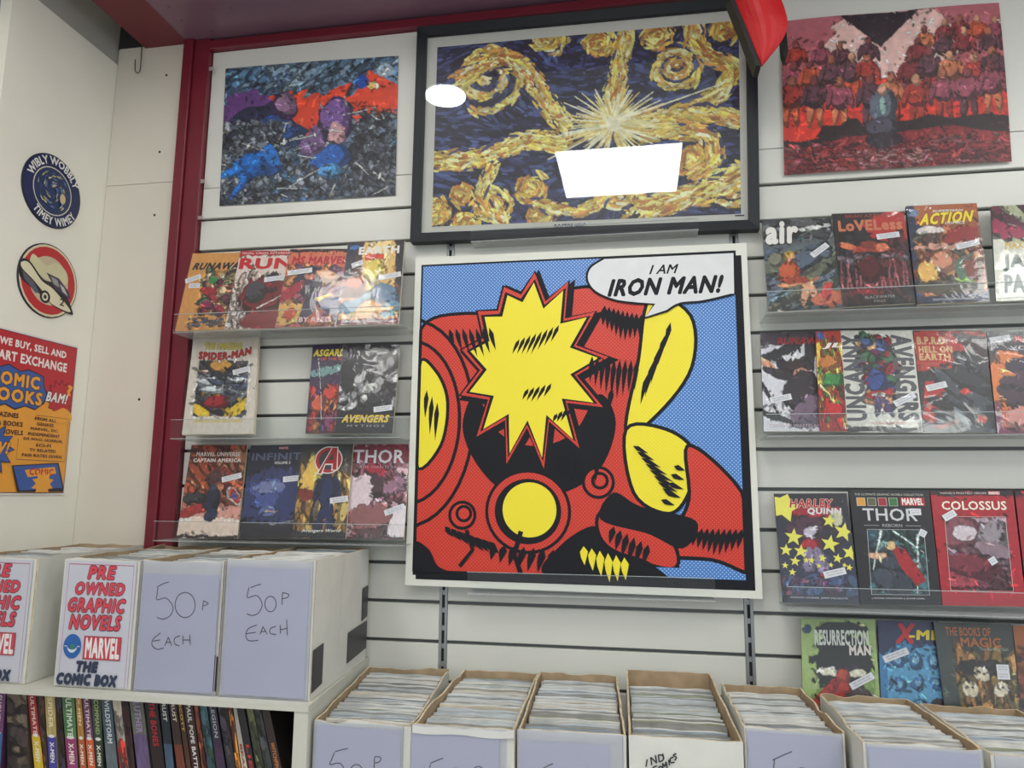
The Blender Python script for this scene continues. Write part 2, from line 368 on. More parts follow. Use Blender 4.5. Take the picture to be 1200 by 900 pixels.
# side panel of two boards with screw holes
zj = P(170, 215.5, 0)[2]
MB().bevbox((XL+.001, -.002, zj+.0006), (-1.385, .0115, P(170, 55, 0)[2]), .0008).build('side_board', SIDEB, wall, label='upper white side board with dark screw holes')
MB().bevbox((XL+.001, -.002, .4), (-1.385, .0115, zj-.0006), .0008).build('side_board', SIDEB, wall, label='lower white side board with dark screw holes')
for x, y in ((195, 88), (187, 178), (181, 252), (163, 468), (148, 505)):
    if y > 480: continue
    c = P(x, y, -.0022); n = 10; v = [c + np.array((.0042*math.cos(k*math.tau/n), 0, .0042*math.sin(k*math.tau/n))) for k in range(n)]
    v += [q + np.array((0, .0012, 0)) for q in v]
    part('screw_hole', v, [tuple(range(n))]+[(k, k+n, (k+1) % n+n, (k+1) % n) for k in range(n)], DARK, wall)
MB().box((XL-.034, .004, P(170, 55, 0)[2]+.001), (-1.39, .0118, ZC-.001)).build('shade_fill_board', mat('dark_shade_fill', (46, 46, 46), .8), wall, label='added dark board standing for the shade above the side boards')  # added board, coloured dark in place of the shade in this corner
# left wall
m = MB().box((XL-.06, -.397, 0), (XL, .05, EYE+1.355)).box((XL-.06, -2.6, 0), (XL-.035, -.397, ZC), 1); wl = struct('wall_left', m, [WALLP, mat('grey_plaster', (166, 162, 158), .7)])
MB().box((XL-.03, -.394, EYE+1.357), (XL-.006, .011, ZC)).build('shade_board', mat('grey_shadow_board', (168, 164, 154), .6), wl, label='added grey board standing for the shade above the white left wall')  # made-up board, its grey stands for the canopy's shadow on the wall
m = MB()
for k in range(5): pass
scr = P(63, 633, 0)
struct('floor', MB().box((-2.6, -5, -.04), (2.6, .05, 0)), mat('pale_vinyl_floor', (176, 170, 160), .4))
CEIL = struct('ceiling', MB().box((-2.6, -5, ZC), (2.6, .05, ZC+.04)), mat('white_ceiling', (205, 205, 200), .8))

# canopy: maroon post, beam, rail and dark perforated soffit
cp = thing('shelving_canopy', 'maroon painted metal post and overhead canopy framing the white slat wall', 'canopy', (-1.34, 0, EYE-.432))
MB().bevbox((-1.384, -.030, EYE-.432), (-1.352, .011, EYE+1.40), .002).bevbox((-1.352, -.020, EYE-.432), (-1.299, .011, EYE+1.40), .002).build('post', MAROON, cp)
MB().bevbox((-1.299, -.022, ZT+.001), (1.9, .011, EYE+1.392), .002).build('top_rail', MAROON, cp)
MB().box((-1.538, -.9, EYE+1.402), (-1.385, .011, EYE+1.46)).build('side_beam', MAROON, cp)
so = MB().box((-1.384, -.40, EYE+1.402), (1.9, .011, EYE+1.45)).build('soffit', MAROOND, cp, label='dark plum underside of the canopy')
for x, y in ((198, 9), (213, 25), (251, 12), (270, 11), (248, 37), (269, 35)):
    d = ray(x, y); c = CAM + d*((1.40)/d[2]); r = .0045
    MB().tube([c, c+np.array((0, 0, .0018))], r, 10).build('bolt_head', mat('worn_steel_bolt', (120, 112, 118), .4, metal=.5), so)
for x, y in ((247, 80), (237, 212), (234, 255)):
    c = P(x, y, -.024); MB().bevbox((c[0]-.007, c[1], c[2]-.006), (c[0]+.007, c[1]+.004, c[2]+.006), .001).build('plastic_clip', mat('cloudy_clip', (150, 135, 135), .3), cp)
# wire hook
hk = [P(166.5, 50, -.006), P(165.5, 66, -.010), P(164.5, 80, -.012)] + [P(161.3+3.2*math.cos(a), 80+5.5*math.sin(a), -.013) for a in np.linspace(.3, math.pi-.2, 7)] + [P(158.2, 76, -.013), P(158.5, 70, -.012)]
o = MB().tube(hk, .0016, 8).build('wire_hook', mat('steel_wire', (110, 104, 92), .35, metal=.8), None, org=hk[0], smooth=True)
o['label'] = 'bent steel wire hook hanging at the top of the white side board'; o['category'] = 'hook'

# ceiling lights: first panel is mirrored in the glass, other panels added to brighten
def panel(x, y, w, d, lab):
    t = thing('ceiling_and_fill_light', lab, 'light', (x, y, ZC-.012), 'square light panels in the ceiling')
    MB().box((x-w/2-.02, y-d/2-.02, ZC-.012), (x-w/2, y+d/2+.02, ZC-.0005)).box((x+w/2, y-d/2-.02, ZC-.012), (x+w/2+.02, y+d/2+.02, ZC-.0005)) \
        .box((x-w/2, y-d/2-.02, ZC-.012), (x+w/2, y-d/2, ZC-.0005)).box((x-w/2, y+d/2, ZC-.012), (x+w/2, y+d/2+.02, ZC-.0005)).build('frame', ALU, t)
    MB().box((x-w/2, y-d/2, ZC-.008), (x+w/2, y+d/2, ZC-.001)).build('diffuser', LAMP, t)
for x, y, w, d in ((-.065, -1.42, .55, .52), (1.75, -1.42, .55, .52), (-1.36, -1.40, .30, .6), (-.065, -2.75, .55, .52), (-1.30, -3.6, .55, .52), (1.75, -2.75, .55, .52), (-.065, -4.1, .55, .52)):
    panel(x, y, w, d, 'square white ceiling light panel, first mirrored in the glass, others added for light')
def spot(x, y, r=.05):
    t = thing('spotlight', 'small round ceiling spotlight mirrored as a bright dot', 'spotlight', (x, y, ZC-.03), 'round spotlights in the ceiling')
    a = np.array((x, y, ZC-.0005)); MB().tube([a, a-np.array((0, 0, .03))], r+.012, 20).build('housing', ALU, t)
    MB().tube([a-np.array((0, 0, .0305)), a-np.array((0, 0, .034))], r, 20).build('lens', SPOT, t)
spot(-.69, -.605, .075); spot(1.0, -.68); 

# ------------------------------------------------------------------ left wall: two badges and a poster
C = lambda *a: ink(a)
def wallsurf(y0, z1, y1, z0, l=.0): # sheet on the left wall; u runs towards the back wall
    return Surf((XL+l, y0, z1), (XL+l, y1, z1), (XL+l, y1, z0), (XL+l, y0, z0))
def badge(cy, cz, r, lab, fn):
    t = thing('round_badge', lab, 'wall badge', (XL, cy, cz)); n = 48; v = []; f = []
    for k in range(n):
        a = k*math.tau/n
        for x, q in ((XL+.0005, r), (XL+.003, r), (XL+.004, r-.001)): v.append((x, cy+q*math.cos(a), cz+q*math.sin(a)))
    for k in range(n):
        for j in (0, 1): f.append((3*k+j, 3*((k+1) % n)+j, 3*((k+1) % n)+j+1, 3*k+j+1))
    f.append(tuple(3*k+2 for k in range(n)))
    part('disc', v, f, C(24, 28, 44), t); A = Art(wallsurf(cy-r, cz+r, cy+r, cz-r, .004)); fn(A); A.build('printed_face', t)
def arc(r0, r1, a0, a1, flip=False):      # lettering bent round a circle
    def g(x, y):
        a = math.radians(a0+(a1-a0)*x); r = (r0+(r1-r0)*y) if not flip else (r1+(r0-r1)*y)
        return (.5+r*math.sin(a), .5-r*math.cos(a))
    return g
def b1(A):
    A.ell(.5, .5, .49, .49, C(34, 44, 84)); A.ell(.5, .5, .33, .33, C(210, 205, 190)); A.ell(.5, .5, .315, .315, C(40, 56, 92))
    rr = random.Random(3)
    for k in range(60):
        a = rr.uniform(0, 6.28); r = rr.uniform(.05, .26); x, y = .5+r*math.cos(a), .5+r*math.sin(a); t = a+1.6
        A.lens((x, y), (x+.09*math.cos(t), y+.09*math.sin(t)), .013, C(*rr.choice([(180, 170, 110), (90, 120, 170), (130, 140, 130), (60, 80, 130), (200, 190, 150)])))
    A.ell(.66, .55, .05, .07, C(205, 185, 140))
    A.text('WIBLY WOBBLY', 0, 0, 0, 0, C(228, 228, 222), .03, warp=arc(.36, .47, -78, 62))
    A.text('TIMEY WIMEY', 0, 0, 0, 0, C(228, 228, 222), .03, warp=arc(.47, .36, 222, 118, False))
badge(-.206, EYE+.838, .105, 'round dark blue wall badge reading WIBLY WOBBLY TIMEY WIMEY', b1)
def b2(A):
    A.ell(.5, .5, .485, .485, C(214, 204, 168)); A.ell(.5, .5, .455, .455, C(186, 44, 50)); A.ell(.5, .5, .33, .33, C(196, 180, 150))
    A.poly(smooth([(.2, .22), (.42, .30), (.6, .22), (.78, .30), (.8, .46), (.55, .5), (.2, .4)]), C(206, 200, 160))
    K = C(34, 32, 40); W_ = C(222, 214, 180)
    A.poly(smooth([(.02, .36), (.16, .33), (.4, .5), (.62, .50), (.78, .58), (.96, .82), (.9, .86), (.62, .82), (.45, .74), (.2, .66), (.03, .56)]), K)
    A.poly(smooth([(.04, .38), (.16, .36), (.38, .53), (.6, .60), (.92, .82), (.6, .80), (.46, .70), (.25, .56), (.06, .46)]), W_)
    A.poly([(.44, .40), (.66, .42), (.86, .56), (.9, .66), (.62, .58)], C(70, 58, 80)); A.poly([(.52, .43), (.64, .45), (.68, .54), (.58, .52)], C(150, 150, 150))
    A.poly([(.68, .49), (.76, .52), (.84, .62), (.74, .58)], C(190, 190, 180))
    A.ell(.46, .73, .085, .085, K); A.ell(.46, .73, .05, .055, W_); A.ell(.46, .73, .025, .028, K)
    A.poly([(.06, .48), (.25, .58), (.36, .70), (.3, .72), (.1, .58)], C(90, 92, 104)); A.text('2', .71, .68, .79, .78, K, .02)
badge(-.187, EYE+.580, .105, 'round red and black wall badge with a cream finned car', b2)

def gw_poster():
    t = thing('shop_notice', 'red and orange notice on the left wall listing comic books bought and sold', 'notice', (XL, -.21, EYE-.02))
    S = wallsurf(-.385, EYE+.412, -.060, EYE-.012, .004); mb = MB(); S.slab(mb, -.0034, 0., .012); mb.build('backing_card', mat('clear_backing', (222, 214, 210), .3), t)
    A = Art(S); R_ = C(186, 48, 56); O = C(232, 160, 62); B = C(62, 92, 158); K = C(40, 36, 52); Wt = C(232, 226, 220)
    A.rect(0, 0, 1, 1, K); A.rect(.006, .005, .994, .995, O); A.poly([(.006, .005), (.994, .005), (.994, .50), (.8, .38), (.006, .30)], R_)
    A.text('WE BUY, SELL AND', .19, .045, .88, .098, Wt, .04); A.text('PART EXCHANGE', .15, .125, .90, .185, Wt, .04)
    cl = [(.5+ (.42 if k % 2 else .46)*math.cos(k*math.tau/44), .425+(.045 if k % 2 else .060)*math.sin(k*math.tau/44)) for k in range(44)]
    A.poly([(.03+.0, .24), (.1, .20), (.2, .235), (.3, .205), (.42, .235), (.5, .215), (.66, .24), (.67, .30), (.72, .36), (.69, .42), (.60, .47), (.5, .455), (.4, .485), (.3, .46), (.2, .49), (.1, .46), (.03, .47)], K)
    A.poly([(.04, .245), (.1, .208), (.2, .24), (.3, .212), (.42, .242), (.5, .222), (.65, .245), (.66, .30), (.705, .36), (.68, .415), (.6, .462), (.5, .448), (.4, .475), (.3, .452), (.2, .48), (.1, .452), (.04, .46)], B)
    A.text('COMIC', .13, .255, .62, .335, O, .05, outline=K, ow=.045); A.text('BOOKS', .13, .355, .66, .435, O, .05, outline=K, ow=.045)
    A.star(.86, .37, .17, .125, 14, K); A.star(.86, .37, .16, .118, 14, R_); A.text('BAM!', .70, .335, .94, .40, Wt, .04, .3, outline=K, ow=.05)
    A.text('?', .93, .27, .98, .34, O, .05); A.poly(smooth([(.62, .50), (.7, .44), (.8, .46), (.9, .43), (.99, .46), (.99, .52), (.8, .53)]), O)
    for i, s_ in enumerate(('MAGAZINES', 'MANGA BOOKS', 'GRAPHIC NOVELS')): A.text(s_, (.12, .06, .0)[i]+.02, .505+i*.052, (.44, .49, .50)[i], .535+i*.052, K, .025)
    A.line([(.62, .50), (.62, .50), (.97, .50), (.97, .79), (.46, .79), (.46, .66)], .0012, K)
    for i, s_ in enumerate(('FROM ALL', 'GENRES', 'MARVEL, DC,', 'INDEPENDENT', 'DR WHO, HORROR,', 'SCI-FI', 'TV RELATED', 'FAIR RATES GIVEN')):
        w = (.23, .18, .30, .34, .42, .16, .28, .42)[i]; c = .72
        A.text(s_, c-w/2, .512+i*.034, c+w/2, .532+i*.034, K, .02)
    A.star(.2, .735, .235, .155, 13, K, .1); A.star(.2, .735, .222, .145, 13, B, .1); A.text('NOW!', .02, .69, .38, .76, O, .05, .25, outline=K, ow=.05)
    A.poly([(.42, .83), (.90, .80), (.985, .965), (.985, .99), (.50, .993)], K); A.poly([(.435, .835), (.89, .808), (.97, .965), (.52, .985)], B)
    A.poly([(.55, .855), (.86, .828), (.885, .872), (.59, .90)], O); A.text('COMIC', .60, .843, .85, .885, R_, .04); A.star(.75, .94, .12, .075, 10, O)
    A.build('printed_face', t)
gw_poster()

# ------------------------------------------------------------------ posters on the back wall
def poster(name, lab, px, y, cv, bulge=None, lift=.0025, thick=.0006):
    S = Surf(*[P(*q, y) for q in px], bulge=bulge); t = thing(name, lab, 'poster', S.pt(.5, 1.))
    n, h = 12, 8; v = []; f = []
    for j in range(h+1):
        for i in range(n+1): v.append(S.pt(i/n, j/h, -thick))
    for j in range(h):
        for i in range(n): q = j*(n+1)+i; f.append((q, q+n+1, q+n+2, q+1))
    part('paper_back', v, f, MATB, t); cv.build('printed_face', S, t, ARTP, 0.); return t, S
# grey, blue and red rubble print
c = Cv(220, 180, 11, 1.2, .03)
c.bg((98, 120, 146), (84, 98, 116)); c.chaos((0, 0, 1, .25), [(92, 128, 160), (130, 155, 175), (70, 90, 120)], 160, .03, 150, 4)
c.p([(0, .42), (.1, .3), (.3, .22), (.5, .18), (.58, .26), (.7, .16), (.85, .1), (1, .22), (1, .42), (.8, .5), (.4, .55)], (206, 66, 42))
c.chaos((.4, .0, .8, .2), [(130, 155, 175), (100, 130, 155), (70, 86, 104)], 60, .03, 145, 5)
c.b(.13, .33, .2, .14, -20, (98, 62, 120), .2); c.b(.22, .43, .24, .14, -10, (38, 42, 66), .2); c.b(.32, .5, .2, .12, 10, (36, 70, 128), .2, shade=.4)
c.b(.37, .31, .085, .11, -20, (52, 34, 70)); c.b(.375, .30, .065, .085, -20, (138, 108, 138), .2, shade=.3); c.b(.66, .46, .12, .19, 5, (44, 30, 62), .1); c.b(.66, .43, .1, .15, 0, (112, 80, 140), .15, shade=.35); c.b(.665, .55, .06, .1, 0, (178, 136, 140), .2, shade=.2)
c.chaos((0, .42, .35, 1), [(110, 118, 128), (76, 84, 96), (48, 54, 66), (140, 148, 156)], 420, .022); c.chaos((.3, .62, 1, 1), [(110, 122, 134), (76, 88, 104), (44, 50, 62), (130, 138, 148), (60, 90, 120)], 620, .022)
c.chaos((.75, .4, 1, 1), [(104, 112, 122), (70, 76, 88), (40, 44, 54)], 300, .02)
c.b(.2, .72, .17, .1, -25, (28, 96, 176), .25, shade=.4); c.b(.08, .76, .12, .035, -15, (32, 108, 190), .1, shade=.3); c.b(.12, .86, .11, .03, -55, (28, 96, 176), .1, shade=.3); c.b(.3, .7, .12, .06, 60, (34, 104, 184), .2, shade=.3)
c.b(.64, .72, .14, .1, 0, (30, 84, 160), .25, shade=.4); c.b(.63, .8, .08, .055, 0, (70, 140, 196), .1, shade=.3); c.b(.52, .6, .08, .12, 20, (108, 82, 124), .3, shade=.3)
for k in range(26):
    x, y = c.r.rand(2); c.l(x, .3+y*.65, x+.1*c.r.randn(), .3+y*.65+.06*c.r.randn(), .006, (190, 196, 196))
c.b(.93, .1, .06, .05, 0, (140, 160, 175), .3); c.b(.8, .18, .05, .05, 0, (36, 70, 150), .3); c.b(.86, .21, .04, .025, 0, (236, 190, 110), .3)
c.comic(1100, .011, .5); c.mottle(.08, 30)
poster('wall_poster', 'unframed blue, grey and red comic art poster at the upper left of the wall', ((264.5, 80.5), (467, 65.5), (463.5, 229), (257, 241.5)), -.004, c, bulge=lambda u, v: .004*np.sin(3.1*u)*(1-v)+.003*(v-.3)**2*u)
# red crowd print
c = Cv(250, 180, 21, 1.36, .02)
c.bg((168, 96, 104), (150, 60, 60)); c.b(.5, .25, .42, .3, 0, (216, 176, 168), .15); c.p([(.28, .0), (.64, .0), (.47, .2), (.46, .22), (.36, .1)], (44, 34, 40))
c.p([(0, .45), (1, .4), (1, .78), (0, .8)], (196, 52, 40)); rr = c.r
def person(x, y, s, body, head, leg=None):
    if leg: c.b(x-s*.12, y+s*.95, s*.14, s*.6, 4, leg, .15, shade=.4); c.b(x+s*.12, y+s*.95, s*.14, s*.6, -4, leg, .15, shade=.4)
    c.b(x, y+s*.35, s*.42, s*.48, 0, body, .15, shade=.45); c.b(x-s*.3, y+s*.4, s*.12, s*.42, 14, body, .1, shade=.45); c.b(x+s*.3, y+s*.4, s*.12, s*.42, -14, body, .1, shade=.45); c.b(x, y-s*.22, s*.17, s*.22, 0, head, .1, shade=.35)
reds = [(150, 52, 44), (176, 78, 50), (120, 44, 48), (96, 60, 70), (190, 110, 76), (84, 50, 60), (140, 70, 86)]
for row, (y, n, s_) in enumerate(((.14, 5, .12), (.22, 9, .13), (.34, 11, .15), (.46, 9, .17))):
    for k in range(n):
        x = (k+.5+rr.uniform(-.2, .2))/n
        if row < 1: x = .62+.4*x
        if .42 < x < .56 and row < 3: continue
        person(x, y+rr.uniform(-.03, .03), s_, reds[rr.randint(7)], [(196, 140, 110), (150, 90, 70), (120, 60, 60)][rr.randint(3)], reds[rr.randint(7)] if row > 1 else None)
c.p([(0, .78), (.08, .8), (.16, .78), (.18, .7), (.27, .71), (.30, .66), (.35, .68), (.37, .72), (.6, .7), (.66, .68), (.75, .72), (.9, .7), (1, .72), (1, .86), (0, .88)], (40, 26, 30))
c.p([(0, .86), (.3, .79), (.55, .77), (.75, .76), (1, .82), (1, 1), (0, 1)], (122, 40, 44)); c.chaos((0, .82, 1, 1), [(110, 34, 40), (90, 30, 36), (150, 60, 60), (128, 70, 76)], 380, .011, 0, 5)
c.chaos((.34, .88, .66, 1), [(170, 120, 120), (150, 90, 94)], 80, .008, 0, 4)
c.b(.46, .62, .085, .13, 0, (84, 92, 106), .15, shade=.4); c.b(.46, .74, .1, .07, 0, (66, 62, 76), .2, shade=.4); c.b(.46, .5, .028, .04, 0, (190, 140, 120), shade=.3); c.b(.46, .6, .02, .06, 0, (130, 160, 150)); c.b(.46, .82, .12, .05, 0, (42, 32, 40), .2)
c.l(.12, .8, .15, .97, .006, (30, 20, 24)); c.l(.16, .8, .22, .86, .005, (30, 20, 24)); c.l(.72, .8, .69, .7, .005, (30, 20, 24)); c.comic(1100, .009, .4); c.mottle(.08, 34)
pt_, S = poster('wall_poster', 'unframed red group portrait poster with centre fold at the upper right', ((915.5, 26), (1170, 4), (1185, 190), (918.5, 206)), -.006, c,
       bulge=lambda u, v: .003+.004*np.abs(np.sin(2*math.pi*u))+.010*np.clip(u-.9, 0, 1)*10*np.sin(math.pi*v)*(.4))
# ------------------------------------------------------------------ framed swirl painting
FX0, FX1, FZ0, FZ1 = -.6185, .322, EYE+.684, EYE+1.3435
t = thing('picture_frame', 'large black framed glazed print of yellow and navy swirls', 'picture', ((FX0+FX1)/2, -.02, FZ0))
fr = .0265
def FP(u, v, y):  # frame edges follow the photograph's slight tilt
    TLc, TRc, BRc, BLc = P(489, 31.5, -.04), P(886.5, -6, -.04), P(890.5, 268, -.04), P(480.5, 283.5, -.04)
    q = TLc*(1-u)*(1-v)+TRc*u*(1-v)+BRc*u*v+BLc*(1-u)*v; return np.array((q[0], y, q[2]))
def bar(a, b, c_, d, name='frame_bar'):
    m = MB(); pr = [(a, -.037), (b, -.041), (c_, -.041), (d, -.033)]
    m = MB(); v = [FP(*a, -.041), FP(*b, -.041), FP(*c_, -.036), FP(*d, -.036), FP(*a, -.010), FP(*b, -.010), FP(*c_, -.010), FP(*d, -.010)]
    m.add(v, BF); m.build(name, BLACK, t)
fu, fv = .0285, .041
bar((0, 0), (1, 0), (1-fu, fv), (fu, fv)); bar((1, 0), (1, 1), (1-fu, 1-fv), (1-fu, fv)); bar((1, 1), (0, 1), (fu, 1-fv), (1-fu, 1-fv)); bar((0, 1), (0, 0), (fu, fv), (fu, 1-fv))
S = Surf(FP(0, 0, -.022), FP(1, 0, -.022), FP(1, 1, -.022), FP(0, 1, -.022)); mb = MB(); Surf(FP(.01, .01, -.022), FP(.99, .01, -.022), FP(.99, .99, -.022), FP(.01, .99, -.022)).slab(mb, -.010, 0.); mb.build('mount_board', MATB, t)
c = Cv(380, 250, 5, 1.5)
c.bg((36, 36, 62), (32, 30, 48)); r_ = c.r
sw = [(.18, .19, .17, 1), (.80, .22, .12, -1), (.38, .0, .09, 1), (.55, .06, .07, 1), (.74, .04, .07, -1), (.95, .04, .06, 1), (.1, .84, .05, 1), (.33, .82, .07, -1), (.20, .9, .09, 1), (.37, .96, .06, 1), (.0, .92, .07, 1), (.11, 1.0, .06, 1), (.97, .86, .1, -1), (.84, .72, .07, 1), (.62, .86, .1, 1)]
YL = [(216, 198, 96), (230, 216, 128), (208, 176, 78), (190, 140, 70), (234, 226, 170), (170, 108, 58)]
BLs = [(48, 50, 86), (62, 70, 116), (36, 36, 58), (70, 84, 130), (30, 28, 44)]
def flow(x, y):
    fx, fy = 1., .25*math.sin(5*x+2*y)
    for cx, cy, r, s_ in sw:
        dx, dy = (x-cx)*1.5, y-cy; d = math.hypot(dx, dy)+.01; w = math.exp(-(d/r)**2)*6; fx += -dy/d*w*s_; fy += dx/d*w*s_
    return math.degrees(math.atan2(fy, fx))
c.chaos((0, 0, 1, 1), BLs, 3200, .009, flow, 6, True)
def band(pts, w, n, pal=YL):
    p = smooth(pts, 20, False)
    w = w*1.5
    for k in range(int(n*2.3)):
        i = r_.randint(len(p)-1); (x, y), (x2, y2) = p[i], p[i+1]; a = math.degrees(math.atan2(y2-y, (x2-x)*1.5)); o_ = r_.uniform(-w, w)
        nx, ny = -math.sin(math.radians(a)), math.cos(math.radians(a)); c.chaos((x+nx*o_/1.5, y+ny*o_, x+nx*o_/1.5+.001, y+ny*o_+.001), pal if abs(o_) < w*.75 else [YL[1], YL[2], YL[3], (60, 60, 96)], 1, .0075, a, 6, True)
for cx, cy, r, s_ in sw:
    for k in range(int(2600*r)):
        q = r_.rand(); a = q*13+r*9; rad = r*(.12+1.05*q)+r_.uniform(-.018, .018); x = cx+rad*math.cos(a*s_)/1.5; y = cy+rad*math.sin(a*s_)
        c.chaos((x, y, x+.001, y+.001), (YL[:5] if q > .35 else YL[2:]) if r > .08 else YL[1:4]+YL[5:], 1, .0075, math.degrees(a*s_)+90, 5, True)
band([(0, .64), (.15, .64), (.32, .56), (.45, .60)], .035, 300); band([(.08, .2), (.2, .10), (.3, .16), (.38, .36), (.45, .50)], .035, 320)
band([(.64, .0), (.62, .2), (.6, .4)], .03, 200); band([(.86, .0), (.88, .14), (.98, .26), (.9, .42), (.72, .52)], .03, 300); band([(.70, .56), (.88, .58), (.92, .7), (.86, .8)], .03, 220)
band([(.66, .50), (.85, .47), (1., .52)], .03, 200); band([(.7, .95), (.85, .9), (1., .82)], .04, 220); band([(.2, .7), (.17, .85), (.24, .99)], .02, 150); band([(.35, .9), (.5, .95), (.6, .85)], .02, 120)
for k in range(230):
    a = r_.uniform(0, 6.283); q0 = r_.uniform(0, .05); q1 = q0+abs(r_.randn())*.06+.02; cx, cy = .6, .50
    c.l(cx+q0*math.cos(a), cy+q0*math.sin(a)*1.4, cx+q1*math.cos(a)*1.3, cy+q1*math.sin(a)*1.3, .006, [(236, 226, 160), (244, 240, 205), (222, 196, 110)][k % 3])
c.b(.6, .5, .035, .035, 0, (246, 240, 205), .4); c.mottle(.18, 40)
iu0, iv0, iu1, iv1 = .0605, .090, .953, .926
c.build('painting', S, t, ARTP, .0006, (iu0, iv0, iu1, iv1))
A = Art(S, .001); A.text('DOCTOR WHO', .430, .938, .522, .966, C(40, 44, 74), .06); A.rect(.937, .930, .962, .936, C(50, 50, 60)); A.build('caption', t)
v = [FP(a, b, -.0335) for a, b in ((.02, .98), (.98, .98), (.98, .02), (.02, .02))]; v += [q+np.array((0, .0015, 0)) for q in v]
part('glass_pane', v, BF, GLASS, t)

def acrylic_ledge(x0, x1, z, dep, lip, lab, back=.05, grp='clear acrylic ledges hooked on the slat wall'):
    t = thing('acrylic_ledge', lab, 'display ledge', ((x0+x1)/2, 0, z), grp); th = .0028
    MB().bevbox((x0, -.0045, z), (x1, -.0018, z+back), .0005).build('back_plate', ACRYL, t)
    MB().box((x0, -dep, z-th), (x1, -.0018, z-.0002)).build('shelf_plate', FROST, t)
    MB().bevbox((x0, -dep-th, z-th), (x1, -dep-.0002, z+lip), .0006).build('front_lip', ACRYL, t)
    MB().box((x0, -dep-th-.0003, z+lip-.0002), (x1, -dep+.0002, z+lip+.0010)).build('polished_edge', mat('bright_acrylic_edge', (168, 176, 176), .25), t)
a, b = P(553, 283, -.045), P(818, 268, -.045)
acrylic_ledge(a[0], b[0], P(480.5, 283.5, -.04)[2]-.0135, .058, .028, 'clear acrylic ledge holding up the black framed print')
a, b = P(548, 690, -.06), P(838, 695, -.06)
acrylic_ledge(a[0], b[0], EYE-.2545, .066, .052, 'clear acrylic ledge holding up the big pop art board')

# ------------------------------------------------------------------ pop-art board (plain stand-in design, the lettering kept)
TLp, TRp, BRp, BLp = P(487, 302, -.046), P(874.7, 284.7, -.046), P(893.8, 702, -.05), P(474.7, 685.7, -.05)
S = Surf(TLp, TRp, BRp, BLp); t = thing('pop_art_board', 'big square white bordered pop art board in red, yellow and dotted blue', 'art board', S.pt(.5, 1))
mb = MB(); S.slab(mb, -.024, 0.); mb.build('white_board', mat('white_board_edge', (214, 214, 204), .45, .02), t)
S2 = Surf(P(494, 310.6, -.046), P(862, 293.5, -.046), P(877, 686.5, -.05), P(483.5, 673.5, -.05))
A = Art(S2, .0004, .00002)
K = mat('poster_black_ink', (24, 25, 31), .6, .02, spec=.25); BLU = halftone('blue_dots', (62, 118, 190), (164, 196, 226), .25); RED = halftone('red_dots', (196, 42, 30), (222, 110, 60), .17); YEL = halftone('yellow_dots', (236, 220, 40), (214, 190, 60), .14); WH = ink((212, 213, 214), .4)
A.poly([(.010, .985), (.010, 1.013), (1.019, 1.013), (1.016, .016), (.98, .016), (.98, .98)], K)
A.rect(0, 0, 1, 1, K); A.rect(.006, .006, .994, .985, BLU)
def shp(pts, m, w=.009, sm=True):
    q = smooth(pts) if sm else pts
    q = [(min(max(a, .004), .996), min(max(b, .004), .99)) for a, b in q]
    A.poly(q, m)
    if w: A.line(q, w, K, True)
def hatch(x, y, n, dx, dy, lx, ly, w=.008, m=None):
    for k in range(n):
        s_ = 1-.35*abs(k-n/2)/n*2; A.lens((x+k*dx, y+k*dy), (x+k*dx+lx*s_, y+k*dy+ly*s_), w, m or K)
shp([(0, .22), (.16, .17), (.36, .20), (.5, .10), (.72, .14), (.76, .34), (.66, .62), (.80, .98), (.4, .99), (-.05, .99), (-.05, .5)], RED)       # big red field
shp([(.74, .14), (.86, .2), (.86, .36), (.76, .5), (.66, .56), (.70, .34)], YEL)
hatch(.80, .22, 5, -.018, .04, -.03, .12)
shp([(.66, .55), (.78, .55), (.86, .62), (.84, .74), (.78, .80), (.68, .74)], YEL)
shp([(.84, .60), (.95, .68), (1.02, .80), (1.02, .96), (.9, .93), (.70, .92), (.78, .86), (.84, .76)], RED)
shp([(.58, .80), (.72, .80), (.80, .90), (.78, .96), (.6, .9)], RED)
shp([(.62, .74), (.70, .78), (.86, .82), (.82, .90), (.72, .86), (.58, .82)], K, 0)
shp([(.0, .34), (.06, .36), (.10, .46), (.08, .60), (.0, .66)], YEL); hatch(.03, .42, 3, .018, .02, -.005, .14)
for r0 in (.17, .215): A.line([(max(.005, -.03+r0*1.0*math.cos(a)), .52+r0*1.55*math.sin(a)) for a in np.linspace(-1.5, 1.5, 22)], .009, K)
shp([(.19, .44), (.15, .54), (.20, .66), (.30, .745), (.46, .745), (.58, .67), (.63, .53), (.58, .44), (.50, .56), (.38, .60), (.27, .56)], K, 0)
# the burst in the middle
bp = []
for k in range(26):
    a = math.tau*k/26+.06; r0 = (.255 if k % 2 == 0 else .185)*(1+.10*math.sin(3.3*k)); bp.append((.365+r0*.80*math.sin(a), .345-r0*1.08*math.cos(a)))
A.poly([(.365+(x-.365)*1.20+.012, .345+(y-.345)*1.17+.01) for x, y in bp], K); A.poly([(.365+(x-.365)*1.13, .345+(y-.345)*1.11) for x, y in bp], RED); A.line([(.365+(x-.365)*1.13, .345+(y-.345)*1.11) for x, y in bp], .007, K, True)
A.poly(bp, YEL); A.line(bp, .011, K, True)
hatch(.33, .26, 8, .018, -.006, -.035, .075, .006); hatch(.36, .42, 5, .018, -.004, -.03, .055, .006); hatch(.45, .50, 4, .016, -.008, -.02, .04, .006)
